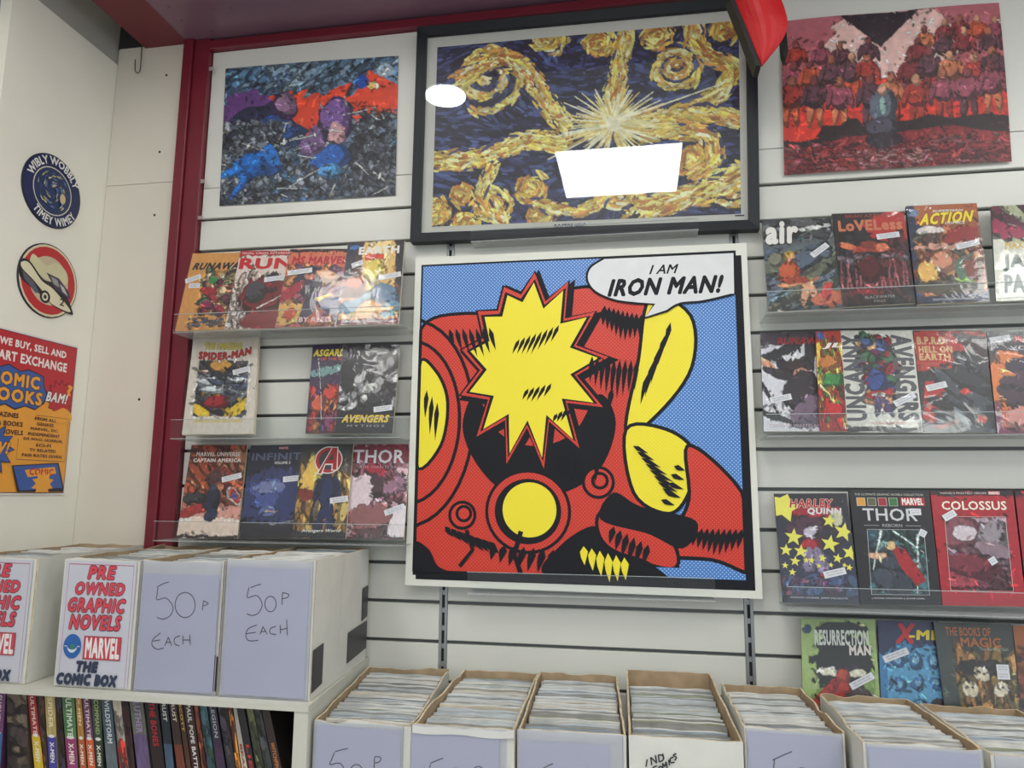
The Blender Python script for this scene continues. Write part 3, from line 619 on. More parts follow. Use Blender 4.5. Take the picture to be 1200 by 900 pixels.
# rings
for cx, cy, r0, mm in ((.36, .80, .128, RED), (.36, .80, .098, K), (.365, .795, .088, YEL), (.575, .71, .045, RED), (.58, .705, .022, RED), (.155, .815, .04, RED), (.16, .81, .022, RED)):
    q = [(cx+r0*math.cos(a), cy+r0*(.96 if r0 > .09 else 1)*math.sin(a)) for a in np.linspace(0, math.tau, 40, False)]; A.poly(q, mm); A.line(q, .008, K, True)
hatch(.60, .16, 9, .014, .004, -.01, .10, .010); hatch(.56, .32, 9, .017, .002, -.012, .13, .008); hatch(.10, .22, 7, .022, .0, .03, .10, .008); hatch(.62, .42, 5, -.01, .05, -.02, .12, .009)
hatch(.10, .85, 8, .02, .006, .045, .05, .009); hatch(.26, .90, 9, .03, .002, -.02, .075, .012); hatch(.68, .60, 8, .012, .018, .07, .035, .007); hatch(.80, .66, 5, -.01, .025, .05, .02, .008)
hatch(.86, .84, 9, .016, .0, -.02, .08, .009); hatch(.62, .84, 6, .02, .01, -.02, .08, .01); hatch(.46, .62, 4, .02, .0, -.01, .10, .008)
shp([(.42, .99), (.46, .90), (.56, .84), (.60, .90), (.72, .94), (.76, .99)], K, 0); hatch(.53, .90, 6, .024, .006, .004, .085, .012, YEL)
shp([(.0, .90), (.05, .92), (.08, .97), (.12, .99), (0, .99)], K, 0); A.poly([(.74, .955), (.93, .955), (.97, .984), (.78, .984)], BLU)
A.line([(.34, .86), (.32, .93), (.34, .985)], .012, K); A.line([(.17, .86), (.19, .92), (.15, .97)], .010, K)
# speech bubble
bb = smooth([(.60, .006), (.555, .035), (.545, .075), (.57, .115), (.63, .145), (.70, .158)], 6, False) + [(.752, .162), (.722, .205)] + smooth([(.79, .185), (.83, .163), (.90, .158), (.994, .138)], 5, False) + [(.994, .006)]
A.poly(bb, WH); A.line(bb, .006, K, True)
A.text('I AM', .738, .036, .828, .066, K, .02, .35); A.text('IRON MAN!', .610, .078, .960, .132, K, .055, .35)
A.build('printed_face', t)

# ------------------------------------------------------------------ red pointed piece hanging at the top
rp = thing('hanging_display', 'glossy red pointed plastic piece with black edge hanging from the canopy', 'hanging display', P(893, 76, -.2))
o0 = [(852, -30), (862, 2), (876, 36), (892, 76)]; o1 = [(900, -30), (918, 0), (923, 22), (893.5, 76.5)]
v = []; f = []
n = 8
for k in range(13):
    s_ = k/12
    def it(o): 
        q = smooth(o, 4, False); return q[min(int(round(s_*(len(q)-1))), len(q)-1)]
    a, b = it(o0), it([(900, -30), (916, 0), (923, 26), (917, 46), (893.5, 76.5)] if True else o1)
    for j in range(n+1):
        w = j/n; x = a[0]*(1-w)+b[0]*w; y = a[1]*(1-w)+b[1]*w; v.append(P(x, y, -.20-.045*math.sin(math.pi*w)*(1-s_*.9)))
for k in range(12):
    for j in range(n): q = k*(n+1)+j; f.append((q, q+n+1, q+n+2, q+1))
nv = len(v); v += [q+np.array((0, .006, 0)) for q in v]; f += [tuple(nv+i for i in reversed(q)) for q in f[:12*n]]
for k in range(12):
    for j in (0, n): q = k*(n+1)+j; f.append((q, q+n+1, q+n+1+nv, q+nv))
part('red_shell', v, f, mat('glossy_red_plastic', (196, 30, 34), .45, .03, spec=.35), rp, smooth=False)
q0 = [P(*q, -.203) for q in ((846, -30), (855, -2), (868, 30), (886, 77), (892, 77), (876, 36), (862, 2), (852, -30))]
v = q0 + [q+np.array((0, .05, 0)) for q in q0]; k = len(q0)
part('black_edge', v, [(0, 1, 6, 7), (1, 2, 5, 6), (2, 3, 4, 5), (8, 15, 14, 9), (9, 14, 13, 10), (10, 13, 12, 11)]+[(i, i+8, (i+1) % 8+8, (i+1) % 8) for i in range(8)], mat('black_rubber', (20, 22, 26), .5), rp)
q0 = [P(*q, -.16) for q in ((915, 34), (921, 32), (924, 60), (921, 70), (917, 60))]; v = q0+[q+np.array((0, .03, 0)) for q in q0]
part('black_clip', v, [(0, 1, 2, 3, 4), (9, 8, 7, 6, 5)]+[(i, i+5, (i+1) % 5+5, (i+1) % 5) for i in range(5)], mat('black_rubber'), rp)
part('suspension_rod', MB().tube([P(890, -22, -.18), P(890, -22, -.18)*np.array((1, 1, 0))+np.array((0, 0, EYE+1.401))], .004).v, MB().tube([(0, 0, 0), (0, 0, 1)], .004).f, DARK, rp)
exec_books = True

# ------------------------------------------------------------------ comic books on the ledges
PRC = ink((216, 218, 222)); GREYT = ink((96, 100, 112))
def book(lab, px, fn, texts=(), stickers=(), dy=0., seed=1, spine=(60, 50, 60), group=None, warp=.05, extra=None, th=.0058, yt=-.030, yb=-.082, sleeve=True, ext=0, bg=None, res=(100, 145), mott=.07, det=230):
    px = [list(p) for p in px]
    if ext: px[1][0] += ext; px[2][0] += ext
    S = quad(px, yt+dy, yb+dy); t = thing('graphic_novel', lab, 'comic book', S.pt(.5, 1, -th), group)
    mb = MB(); S.slab(mb, -th, -.0003); n = len(mb.f); mb.i = [0, 0, 1, 1, 1, 0]; mb.build('page_block', [ink(spine), PAGES], t)
    c = Cv(res[0], res[1], seed, .66, warp); fn(c); c.comic(det); c.mottle(mott, 26); cov = c.build('front_cover', S, t)
    A = Art(S, .0004, .00006)
    for q in texts: A.text(*q[:5], ink(q[5], .35), *(q[6:8] if len(q) > 6 else (.02,)), **(q[8] if len(q) > 8 else {}))
    if extra: extra(A)
    A.build('cover_lettering', cov)
    for (cx, cy, w, a) in stickers:
        a = math.radians(a); W_, H_ = S.w, S.h; hw = w*W_/2; hh = .0078
        def q(x, y): return (cx+(x*math.cos(a)+y*math.sin(a))/W_, cy+(-x*math.sin(a)+y*math.cos(a))/H_)
        B = Art(S, .0018, .0001); B.poly([q(-hw, -hh), (q(hw, -hh)), q(hw, hh), q(-hw, hh)], PRC)
        for yy in (-.003, .0025): B.text('PRE OWNED 5.00' if yy < 0 else 'GRAPHIC NOVEL', 0, 0, 0, 0, GREYT, .0, warp=lambda x, y, yy=yy: q(-hw*.75+1.5*hw*x, yy-(y-.5)*.0036))
        B.build('price_sticker', t)
    if sleeve:
        rr = np.random.RandomState(seed+50); n, h = 9, 13; jit = rr.rand(h+1, n+1)*.0014; v = []; f = []
        for j in range(h+1):
            for i in range(n+1): v.append(S.pt(-.012+1.024*i/n, -.008+1.014*j/h, .0026+(jit[j, i] if 0 < i < n and 0 < j < h else 0)))
        for j in range(h):
            for i in range(n): k = j*(n+1)+i; f.append((k, k+n+1, k+n+2, k+1))
        part('plastic_bag', v, f, SLEEVE, t, smooth=True)
    return t
K_ = (26, 26, 32); Wh = (224, 222, 216); Yw = (232, 204, 60); Rd = (190, 36, 42)
G1 = 'comics on the top left ledge'; G2 = 'comics on the middle left ledge'; G3 = 'comics on the bottom left ledge'
# top left ledge
def a(c):
    c.bg((206, 148, 82), (198, 138, 74)); c.chaos((.38, .25, .95, .78), [(150, 40, 50), (110, 40, 70), (196, 178, 120), (200, 140, 110), (90, 120, 90), (60, 50, 60), (210, 190, 150)], 120, .045)
    c.b(.48, .36, .05, .05, 0, (60, 130, 70)); c.b(.42, .5, .12, .05, 10, (150, 40, 46), .3); c.chaos((.2, .84, .85, .95), [(60, 90, 130), (80, 70, 60)], 60, .012, 0, 3)
book('orange RUNAWAYS comic, first on the top left ledge', ((226, 297), (281, 296), (263, 386), (205, 388)), a, [('RUNAWAYS', .06, .13, 1.12, .22, (30, 34, 40), .05, .35), ("BUT YOU CAN'T HIDE", .32, .235, 1.02, .275, (60, 50, 50), .03, .2)], ((.12, .34, .28, 20), (.17, .43, .2, 0)), 0, 31, (190, 130, 70), G1, ext=9)
def a(c):
    c.bg((214, 200, 190), (206, 190, 182)); c.p([(0, 0), (1, 0), (1, .06), (0, .06)], (176, 34, 44)); c.chaos((.0, .28, .4, .95), [(226, 214, 204), (200, 180, 170), (180, 160, 150)], 60, .03, 85, 5)
    c.b(.62, .6, .32, .26, 10, (110, 22, 30), .25, shade=.5); c.b(.66, .35, .07, .07, 0, (40, 36, 44), .3); c.b(.42, .55, .12, .14, 20, (60, 60, 66), .2, shade=.4); c.b(.7, .9, .3, .14, 0, (120, 28, 34), .2); c.b(.62, .52, .1, .04, 0, (50, 20, 26), .3); c.l(.5, .74, 1, .55, .012, (230, 220, 214))
book('red and white RUN comic, second on the top left ledge', ((282, 294), (340, 293.5), (322, 384.5), (263, 386)), a, [('FINAL CRISIS AFTERMATH', .04, .02, 1.0, .045, (236, 220, 216), .0), ('RUN!', .04, .10, 1.1, .24, Rd, .08)], ((.72, .37, .38, 8),), -.011, 32, (170, 40, 46), G1, ext=8)
def a(c):
    c.bg((206, 110, 80), (180, 90, 90)); c.p([(0, 0), (1, 0), (1, .035), (0, .035)], (30, 26, 36)); c.chaos((0, .2, 1, .95), [(222, 150, 90), (150, 80, 90), (190, 100, 70), (120, 70, 100)], 90, .06)
    c.b(.42, .42, .17, .2, 10, (44, 40, 58), .2, shade=.4); c.b(.42, .36, .06, .05, 0, (190, 120, 100)); c.b(.7, .35, .14, .08, 30, (206, 150, 110), .2, shade=.3); c.b(.15, .56, .2, .06, -40, (150, 34, 50), .2); c.b(.48, .75, .07, .22, 15, (52, 44, 66), .2)
    c.b(.68, .64, .1, .04, -15, (240, 190, 90), .3); c.b(.84, .72, .15, .09, 0, (34, 40, 90)); c.p([(.0, .7), (.38, .7), (.35, .97), (0, .97)], (206, 160, 90)); c.b(.2, .84, .08, .08, 0, (180, 70, 40), .3)
book('purple and orange MS MARVEL comic, third on the top left ledge', ((340, 292), (406, 291.5), (393, 382.5), (322, 383.5)), a, [('MS MARVEL', .08, .10, .98, .20, (172, 36, 50), .05, .1), ('BY REED', .36, .88, .86, .94, (226, 190, 196), .04)], ((.24, .30, .40, 8),), -.022, 33, (40, 34, 48), G1, ext=4)
def a(c):
    c.bg((60, 44, 44), (120, 70, 50)); c.p([(.28, 0), (.95, 0), (.9, .6), (.3, .6)], (222, 180, 110)); c.p([(.4, 0), (.8, 0), (.7, .3), (.5, .3)], (240, 214, 150)); c.p([(.0, 0), (.16, 0), (.14, .5), (0, .6)], (34, 36, 56))
    c.p([(.85, 0), (1, 0), (1, .6), (.92, .5)], (34, 34, 44)); c.p([(0, .7), (1, .62), (1, .95), (0, .95)], (214, 150, 90)); c.b(.52, .37, .12, .16, 0, (220, 196, 90), .2, shade=.3); c.p([(.34, .17), (.66, .17), (.66, .23), (.34, .23)], (206, 70, 50))
    c.b(.2, .52, .15, .09, 20, (196, 90, 44), .3, shade=.4); c.b(.3, .73, .34, .05, -28, (104, 140, 160), .2, shade=.4); c.b(.75, .66, .2, .12, 40, (92, 120, 146), .3, shade=.4); c.b(.85, .82, .12, .09, -20, (90, 130, 150), .3); c.b(.15, .8, .12, .06, 0, (60, 110, 140), .3)
    c.b(.5, .85, .3, .03, -10, (230, 180, 110), .3); c.p([(0, .95), (1, .93), (1, 1), (0, 1)], (110, 24, 44)); c.b(.13, .07, .06, .03, 0, (60, 110, 180))
book('brown and gold EARTH comic, last on the top left ledge', ((408, 284), (474, 281), (466.5, 379.5), (394.5, 381)), a, [('EARTH', .22, .07, .92, .16, Wh, .05), ('JAMES ROBINSON  NICOLA SCOTT', .1, .955, .92, .975, Wh, .0)], ((.22, .28, .2, 20), (.8, .44, .38, 10)), -.033, 34, (36, 34, 44), G1, th=.010)
# middle left ledge
def a(c):
    c.bg((204, 196, 182), (204, 196, 180)); c.p([(.14, .26), (.86, .26), (.87, .82), (.13, .82)], (60, 62, 76)); c.chaos((.15, .27, .85, .42), [(100, 90, 90), (150, 130, 120), (50, 46, 54)], 60, .03, 20, 5)
    c.chaos((.15, .42, .85, .62), [(70, 84, 110), (40, 44, 56), (200, 210, 214), (120, 130, 140)], 70, .03, 10, 5); c.chaos((.15, .6, .85, .81), [(70, 70, 80), (180, 150, 50), (36, 36, 44), (100, 60, 60)], 60, .03)
    c.b(.2, .76, .12, .05, 30, (214, 180, 50), .2); c.b(.78, .74, .18, .05, -35, (206, 176, 50), .2); c.b(.46, .68, .12, .07, 0, (150, 30, 40), .3, shade=.4); c.b(.46, .3, .1, .06, 0, (190, 140, 60), .2)
    for q in ([(0, 0), (.13, 0), (.13, 1), (0, 1)], [(.87, 0), (1, 0), (1, 1), (.87, 1)], [(0, 0), (1, 0), (1, .255), (0, .255)], [(0, .825), (1, .825), (1, 1), (0, 1)]): c.p(q, (204, 197, 184))
Kk = ink((40, 30, 36))
def xt(A):
    A.text('THE AMAZING', .20, .07, .76, .135, ink((214, 196, 60)), .05, .1, outline=Kk, ow=.04); A.text('SPIDER-MAN', 0, 0, 0, 0, ink((176, 42, 46)), .08, warp=lambda x, y: (.12+.78*x, .235-.075*y-.05*x*x+.02*math.sin(3.14*x)), outline=Kk, ow=.045); A.text('MARVEL MASTERWORKS', .16, .85, .84, .885, ink((206, 190, 90)), .03)
book('cream SPIDER-MAN book in a worn bag, alone at the left of the middle ledge', ((227, 394.5), (303, 394.5), (297, 508.5), (213, 509.5)), a, [], ((.78, .36, .26, 15),), 0, 35, (196, 186, 170), G2, extra=xt, th=.012, warp=.02)
def a(c):
    c.bg((44, 34, 66), (70, 44, 70)); c.b(.5, .3, .4, .05, -5, (110, 150, 150), .3); c.chaos((0, .5, 1, .95), [(190, 60, 50), (120, 50, 90), (210, 130, 80), (60, 40, 80), (160, 40, 50)], 110, .06); c.b(.35, .68, .14, .1, 0, (200, 90, 60), .3, shade=.4); c.b(.75, .56, .18, .08, 0, (196, 60, 50), .3, shade=.4); c.l(.25, .18, .5, .85, .015, (230, 226, 226))
book('dark purple ASGARDIANS comic half hidden on the middle left ledge', ((366.5, 405), (402, 404), (393, 508), (358, 508)), a, [('ASGARDIANS', .05, .05, 1.7, .13, (226, 206, 60), .05, .2), ('OF THE GALAXY', .3, .145, 1.5, .18, (206, 80, 60), .03)], (), 0, 36, (40, 30, 60), G2, res=(60, 130))
def a(c):
    c.bg((70, 70, 74), (34, 34, 38)); c.chaos((0, .03, 1, .72), [(150, 150, 152), (90, 90, 94), (44, 44, 48), (190, 190, 190), (60, 60, 64)], 190, .05); c.b(.62, .14, .1, .09, 0, (40, 40, 44), .2); c.b(.62, .17, .04, .05, 0, (180, 176, 172), shade=.3)
    c.b(.3, .16, .1, .1, 0, (40, 40, 46), .3); c.b(.85, .2, .12, .12, 0, (90, 88, 88), .2, shade=.4); c.b(.58, .5, .1, .07, 0, (200, 200, 198), .2, shade=.3); c.b(.35, .4, .06, .1, 30, (190, 190, 190), .3, shade=.3); c.b(.12, .35, .08, .2, 0, (36, 36, 40), .3); c.p([(0, .74), (1, .74), (1, 1), (0, 1)], (32, 32, 36))
book('black and white AVENGERS MYTHOS comic with yellow title, right on the middle left ledge', ((402.5, 403.5), (469, 404), (460, 508), (392.5, 508)), a, [('AVENGERS', .10, .80, .92, .88, (220, 190, 60), .06, .3), ('MYTHOS', .2, .905, .85, .93, (170, 170, 170), .0, 0, dict(space=1.4))], ((.8, .73, .32, 8),), -.011, 37, (36, 36, 40), G2)
# bottom left ledge
def a(c):
    c.bg((120, 40, 32), (200, 150, 130)); c.chaos((0, .0, 1, .6), [(150, 60, 40), (96, 34, 32), (190, 90, 60), (70, 26, 30), (170, 110, 80)], 150, .05, 40, 5); c.p([(0, .7), (1, .66), (1, .96), (0, .96)], (206, 150, 136)); c.b(.5, .92, .6, .14, 0, (226, 206, 190), .1); c.b(.2, .72, .3, .05, -20, (150, 50, 46), .3)
    for k in range(5): c.l(.35+.06*k, .38, .62+.03*k, .2+.05*k, .02, (70, 50, 50))
    c.b(.5, .62, .09, .14, 0, (36, 44, 62), .2, shade=.4); c.b(.48, .47, .045, .04, 0, (52, 60, 80)); c.b(.52, .76, .07, .07, 0, (40, 50, 76), .2); c.b(.2, .58, .14, .07, 0, (56, 56, 62), .3, shade=.4); c.b(.88, .56, .12, .06, 45, (200, 190, 180), .0); c.b(.88, .56, .085, .04, 45, (170, 50, 46)); c.b(.88, .56, .04, .02, 45, (70, 90, 150))
    c.p([(0, .97), (1, .97), (1, 1), (0, 1)], (40, 30, 34))
book('red brown CAPTAIN AMERICA comic, first on the bottom left ledge', ((224.5, 521.5), (289.5, 521.5), (278, 631), (206.5, 630.5)), a, [('MARVEL UNIVERSE', .12, .08, .90, .125, (206, 196, 190), .04), ('CAPTAIN AMERICA', .08, .15, .92, .19, (224, 214, 206), .06)], ((.8, .36, .34, 14),), 0, 41, (60, 36, 40), G3)
def a(c):
    c.bg((44, 46, 60), (30, 30, 42)); c.b(.45, .55, .42, .3, 0, (52, 60, 100), .2); c.b(.45, .5, .24, .13, 0, (74, 90, 150), .1, shade=.35); c.b(.42, .46, .18, .06, 0, (110, 120, 160), .2); c.b(.45, .62, .18, .1, 0, (70, 84, 140), .2, shade=.4); c.b(.46, .73, .12, .07, 0, (90, 104, 150), .2, shade=.4); c.l(.4, .72, .6, .71, .012, (200, 170, 160)); c.b(.8, .6, .14, .12, 0, (50, 60, 104), .3); c.l(.5, .85, .95, .8, .012, (150, 156, 170)); c.p([(0, .965), (1, .965), (1, 1), (0, 1)], (26, 26, 30))
book('dark blue INFINITY comic, second on the bottom left ledge', ((294, 522), (354, 520.5), (342, 631), (280.5, 631)), a, [('INFINITY', .05, .09, 1.08, .17, (92, 100, 124), .03), ('VOLUME 3', .46, .185, .74, .215, Wh, .03), ('MARVEL', .52, .026, .68, .05, (224, 160, 160), .05)], ((.82, .375, .34, 5),), 0, 42, (30, 30, 40), G3, ext=6)
def a(c):
    c.bg((50, 52, 60), (150, 116, 70)); c.chaos((0, .25, 1, .92), [(200, 160, 80), (150, 110, 60), (100, 70, 50), (224, 196, 120), (90, 80, 76)], 130, .05, 85, 4); c.b(.22, .35, .1, .2, 20, (226, 186, 90), .3); c.b(.58, .52, .12, .16, 0, (36, 46, 84), .15, shade=.4); c.b(.57, .34, .045, .04, 0, (30, 34, 56)); c.b(.5, .8, .06, .2, 12, (34, 44, 80), .15, shade=.3); c.b(.68, .8, .06, .2, -12, (34, 44, 80), .15, shade=.3); c.b(.4, .48, .05, .15, 20, (30, 36, 62)); c.b(.76, .48, .05, .15, -20, (30, 36, 62)); c.b(.16, .55, .1, .06, 0, (120, 50, 40), .3); c.p([(0, .93), (1, .93), (1, 1), (0, 1)], (40, 40, 48))
def xt(A):
    A.ell(.55, .175, .27, .15, ink(Wh)); A.ell(.55, .175, .25, .138, ink((170, 30, 40))); A.ell(.55, .175, .19, .105, ink((60, 50, 56)))
    A.poly([(.34, .33), (.60, .03), (.72, .03), (.74, .29), (.62, .29), (.62, .23), (.50, .23), (.45, .33)], ink(Wh)); A.poly([(.37, .32), (.61, .04), (.70, .04), (.72, .28), (.64, .28), (.64, .215), (.49, .215), (.43, .32)], ink((170, 30, 40))); A.poly([(.54, .175), (.63, .10), (.64, .175)], ink((60, 50, 56)))
    A.text('Avengers World', .16, .905, .90, .945, ink(Wh), .03, .25)
book('gold AVENGERS WORLD comic with a red circled letter A, third on the bottom left ledge', ((354, 520.5), (411, 520.5), (402, 631), (342.5, 631)), a, [], ((.82, .60, .34, 8),), -.011, 43, (40, 42, 50), G3, extra=xt, ext=3)
def a(c):
    c.bg((180, 130, 146), (170, 120, 130)); c.chaos((0, .2, 1, .95), [(150, 90, 100), (206, 170, 180), (110, 60, 72), (224, 206, 210), (130, 80, 84)], 190, .045); c.b(.5, .1, .5, .1, 0, (120, 40, 56), .4); c.b(.42, .3, .12, .1, 0, (170, 40, 60), .3); c.b(.45, .45, .2, .14, 20, (70, 44, 54), .3, shade=.4); c.b(.1, .6, .2, .3, 30, (220, 200, 206), .3); c.b(.5, .8, .32, .16, 0, (140, 90, 92), .3, shade=.4); c.b(.92, .85, .12, .2, 20, (226, 216, 220), .2); c.b(.8, .45, .18, .1, -20, (150, 110, 130), .3, shade=.3); c.p([(0, .975), (1, .975), (1, 1), (0, 1)], (60, 40, 46))
book('pink and white THOR comic, last on the bottom left ledge', ((411, 520.5), (480.5, 520.5), (473, 632), (402, 631.5)), a, [('THOR', .06, .06, .92, .21, (216, 214, 220), .02), ('THE GIANTS SAGA', .18, .235, .94, .262, (190, 160, 170), .0)], ((.82, .70, .34, 20),), 0, 44, (150, 60, 70), G3)
# ------------- right side
H1 = 'comics on the top right ledge'; H2 = 'comics on the second right ledge'; H3 = 'comics on the third right ledge'; H4 = 'comics on the lowest right ledge'
def a(c):
    c.bg((92, 96, 98), (74, 88, 100)); c.chaos((0, 0, 1, .2), [(60, 62, 66), (120, 124, 126), (86, 88, 92)], 60, .05, 0, 5); c.chaos((0, .35, 1, .9), [(96, 106, 108), (124, 124, 106), (70, 84, 98), (104, 110, 96), (84, 96, 112)], 110, .06, -25, 6)
    c.p([(.5, .12), (.95, .07), (.99, .1), (.7, .16), (.52, .16)], (206, 208, 206)); c.l(.0, .9, .35, .78, .02, (120, 150, 166)); c.b(.35, .42, .055, .05, 0, (206, 160, 80)); c.b(.37, .46, .04, .04, 0, (216, 160, 130)); c.b(.33, .6, .1, .13, 10, (190, 90, 56), .15, shade=.35)
    c.b(.45, .70, .2, .035, -10, (214, 150, 110), .1, shade=.2); c.b(.5, .83, .035, .13, 8, (216, 160, 124)); c.b(.62, .80, .035, .14, -14, (220, 164, 128)); c.b(.4, .68, .14, .035, 0, (150, 66, 50), .1); c.b(.84, .9, .17, .08, 0, (196, 106, 80), .3, shade=.2); c.b(.82, .8, .05, .1, 20, (190, 70, 70), .3)
book('grey AIR comic with a seated woman in orange, first on the top right ledge', ((893, 258), (974, 254.5), (988, 360.5), (900.5, 366)), a, [('air', .04, .03, .5, .27, Wh, .06, .1)], ((.78, .37, .30, 38),), 0, 51, (120, 126, 130), H1)
def a(c):
    c.bg((42, 36, 38), (36, 34, 38)); c.b(.88, .16, .3, .17, 0, (176, 44, 40), .1); c.chaos((0, .4, 1, .85), [(60, 30, 34), (90, 34, 38), (40, 36, 44), (30, 28, 34)], 120, .05, 80, 5)
    for k in range(16): x = .04+.06*k; c.l(x, .82, x+.06*math.sin(k*2.3), .48, .012, (150, 84, 90))
    for k in range(8): x = .06+.125*k; c.b(x, .50+.03*math.sin(k*2), .05, .03, 0, (110, 96, 104), .2, shade=.4)
    c.b(.46, .4, .2, .035, 0, (150, 60, 44), .2); c.b(.48, .36, .08, .05, 0, (120, 50, 40), .2); c.b(.46, .62, .12, .14, 0, (80, 24, 30), .3, shade=.3); c.b(.16, .36, .08, .04, 20, (214, 120, 84)); c.b(.64, .38, .06, .05, 0, (206, 110, 80)); c.b(.4, .86, .14, .03, 0, (120, 30, 36), .3)
book('dark LOVELESS comic with a red moon, second on the top right ledge', ((975, 250.5), (1059, 247.5), (1072.5, 355), (988, 360)), a, [('BRIAN AZZARELLO', .18, .02, .92, .055, (150, 60, 50), .02), ('LoVELess', .07, .085, .95, .20, (196, 116, 84), .05), ('BLACKWATER', .32, .90, .74, .93, (160, 160, 160), .0), ('FALLS', .44, .945, .60, .97, (160, 160, 160), .0)], ((.74, .27, .32, 6),), 0, 52, (60, 50, 54), H1)
def a(c):
    c.bg((150, 84, 56), (110, 66, 50)); c.p([(0, 0), (.14, 0), (.2, .3), (.12, 1), (0, 1)], (40, 50, 76)); c.p([(.1, .0), (1, 0), (1, .2), (.1, .2)], (170, 96, 60)); c.chaos((.1, .3, 1, .9), [(190, 120, 80), (130, 60, 50), (90, 60, 60), (206, 150, 100), (150, 90, 60), (80, 80, 70)], 190, .045)
    c.b(.3, .26, .14, .04, 0, (216, 206, 200), .2); c.p([(.55, .26), (.95, .24), (.95, .42), (.45, .42)], (140, 44, 44)); c.b(.44, .6, .13, .1, 0, (206, 140, 110), .2, shade=.4); c.b(.5, .44, .3, .035, 0, (200, 150, 130), .4); c.b(.7, .8, .1, .06, 0, (140, 190, 90), .3); c.b(.66, .66, .05, .1, 0, (80, 110, 90), .2); c.b(.84, .68, .1, .12, 0, (120, 60, 50), .3, shade=.4); c.b(.2, .7, .1, .1, 0, (220, 170, 90), .3)
    c.b(.45, .84, .35, .06, 0, (76, 70, 56), .3); c.p([(0, .93), (1, .90), (1, 1), (0, 1)], (40, 44, 70)); c.b(.08, .08, .05, .04, 0, (110, 130, 160))
def xt(A): A.text('SUPERMAN', .36, .055, .80, .078, ink((226, 222, 214)), .03, .3); A.text('ACTION', 0, 0, 0, 0, ink((238, 214, 50)), .07, .45, warp=lambda x, y: (.16+.78*x, .21-.115*y-.02*x), outline=ink((40, 30, 30)), ow=.03); A.text('COMICS', .52, .185, .80, .212, ink(Wh), .03, .2); A.text('GRANT MORRISON  RAGS MORALES', .22, .955, .80, .975, ink((206, 206, 210)), .0)
book('brown ACTION COMICS with yellow title, third on the top right ledge', ((1062, 241.5), (1144.5, 238), (1159, 353), (1075, 356.5)), a, [], ((.80, .43, .34, 14),), 0, 53, (46, 50, 70), H1, extra=xt, th=.010)
def a(c):
    c.bg((206, 208, 196), (214, 214, 198)); c.p([(0, 0), (1, 0), (1, .28), (0, .36)], (90, 96, 90)); c.chaos((0, 0, .5, .3), [(120, 40, 66), (66, 90, 80), (180, 184, 150), (90, 30, 56)], 40, .06, 40, 5); c.b(.15, .26, .2, .08, 20, (150, 40, 76), .3); c.p([(0, .4), (1, .4), (1, 1), (0, 1)], (208, 210, 196))
book('cream JAMES PATTERSON comic cut by the right edge, last on the top right ledge', ((1161.5, 241.5), (1245, 238), (1262, 350), (1167.5, 353)), a, [('MAXIMUM RIDE', .16, .39, .98, .47, (206, 176, 80), .03), ('JAMES', .12, .53, .86, .70, (44, 74, 66), .06), ('PATTERSON', .12, .74, 1.35, .92, (44, 74, 66), .06)], (), 0, 54, (90, 110, 110), H1)
def a(c):
    c.bg((206, 206, 214), (206, 206, 212)); c.p([(0, 0), (1, 0), (1, .11), (0, .13)], (70, 60, 70)); c.b(.35, .2, .3, .05, -20, (40, 40, 46), .3); c.b(.58, .42, .25, .09, 30, (40, 34, 44), .2); c.b(.62, .34, .16, .08, 0, (54, 40, 44), .3, shade=.4); c.b(.66, .42, .08, .05, 0, (190, 140, 116), .2); c.b(.66, .62, .2, .22, 10, (50, 42, 50), .2, shade=.4); c.b(.12, .35, .1, .06, 40, (206, 150, 120), .3); c.b(.3, .43, .2, .05, 15, (44, 38, 46), .2); c.b(.82, .22, .06, .18, 10, (44, 38, 46), .2)
    c.b(.75, .78, .25, .12, -30, (110, 90, 110), .3, shade=.3); c.l(.0, .52, .3, .88, .02, (30, 30, 36)); c.b(.2, .86, .25, .03, 20, (40, 40, 46), .3); c.b(.8, .92, .2, .05, 0, (90, 80, 96), .3)
book('white RUNAWAYS comic with a leaping dark-haired figure, first on the second right ledge', ((891, 390), (955, 389), (961, 505.5), (895, 505.5)), a, [('RUNAWAYS', .28, .055, 1.25, .125, (150, 40, 46), .05, .2), ('TEENAGE WASTELAND', .10, .93, 1.0, .96, (190, 170, 180), .0)], ((.30, .68, .36, 12),), 0, 55, (80, 70, 80), H2, ext=6)
def a(c):
    c.bg((170, 60, 40), (150, 40, 44)); c.p([(0, .12), (1, .12), (1, .45), (0, .45)], (226, 190, 60)); c.chaos((0, .12, 1, .95), [(206, 120, 50), (70, 120, 60), (180, 40, 40), (230, 200, 90), (120, 50, 40)], 110, .05); c.b(.5, .32, .3, .08, 0, (190, 120, 60), .3, shade=.4); c.b(.6, .5, .3, .07, 0, (60, 130, 70), .3, shade=.4); c.b(.6, .8, .3, .08, 0, (190, 34, 40), .2, shade=.4); c.l(.1, .55, .6, .7, .02, (240, 230, 150)); c.b(.2, .06, .1, .04, 0, (70, 100, 170))
book('narrow red and yellow JL comic half hidden on the second right ledge', ((955.5, 388.5), (985, 387.5), (993, 505.5), (961, 505.5)), a, [('JL', .25, .125, 1.0, .185, (230, 226, 220), .08, .2)], (), -.011, 56, (140, 44, 44), H2, res=(50, 130))
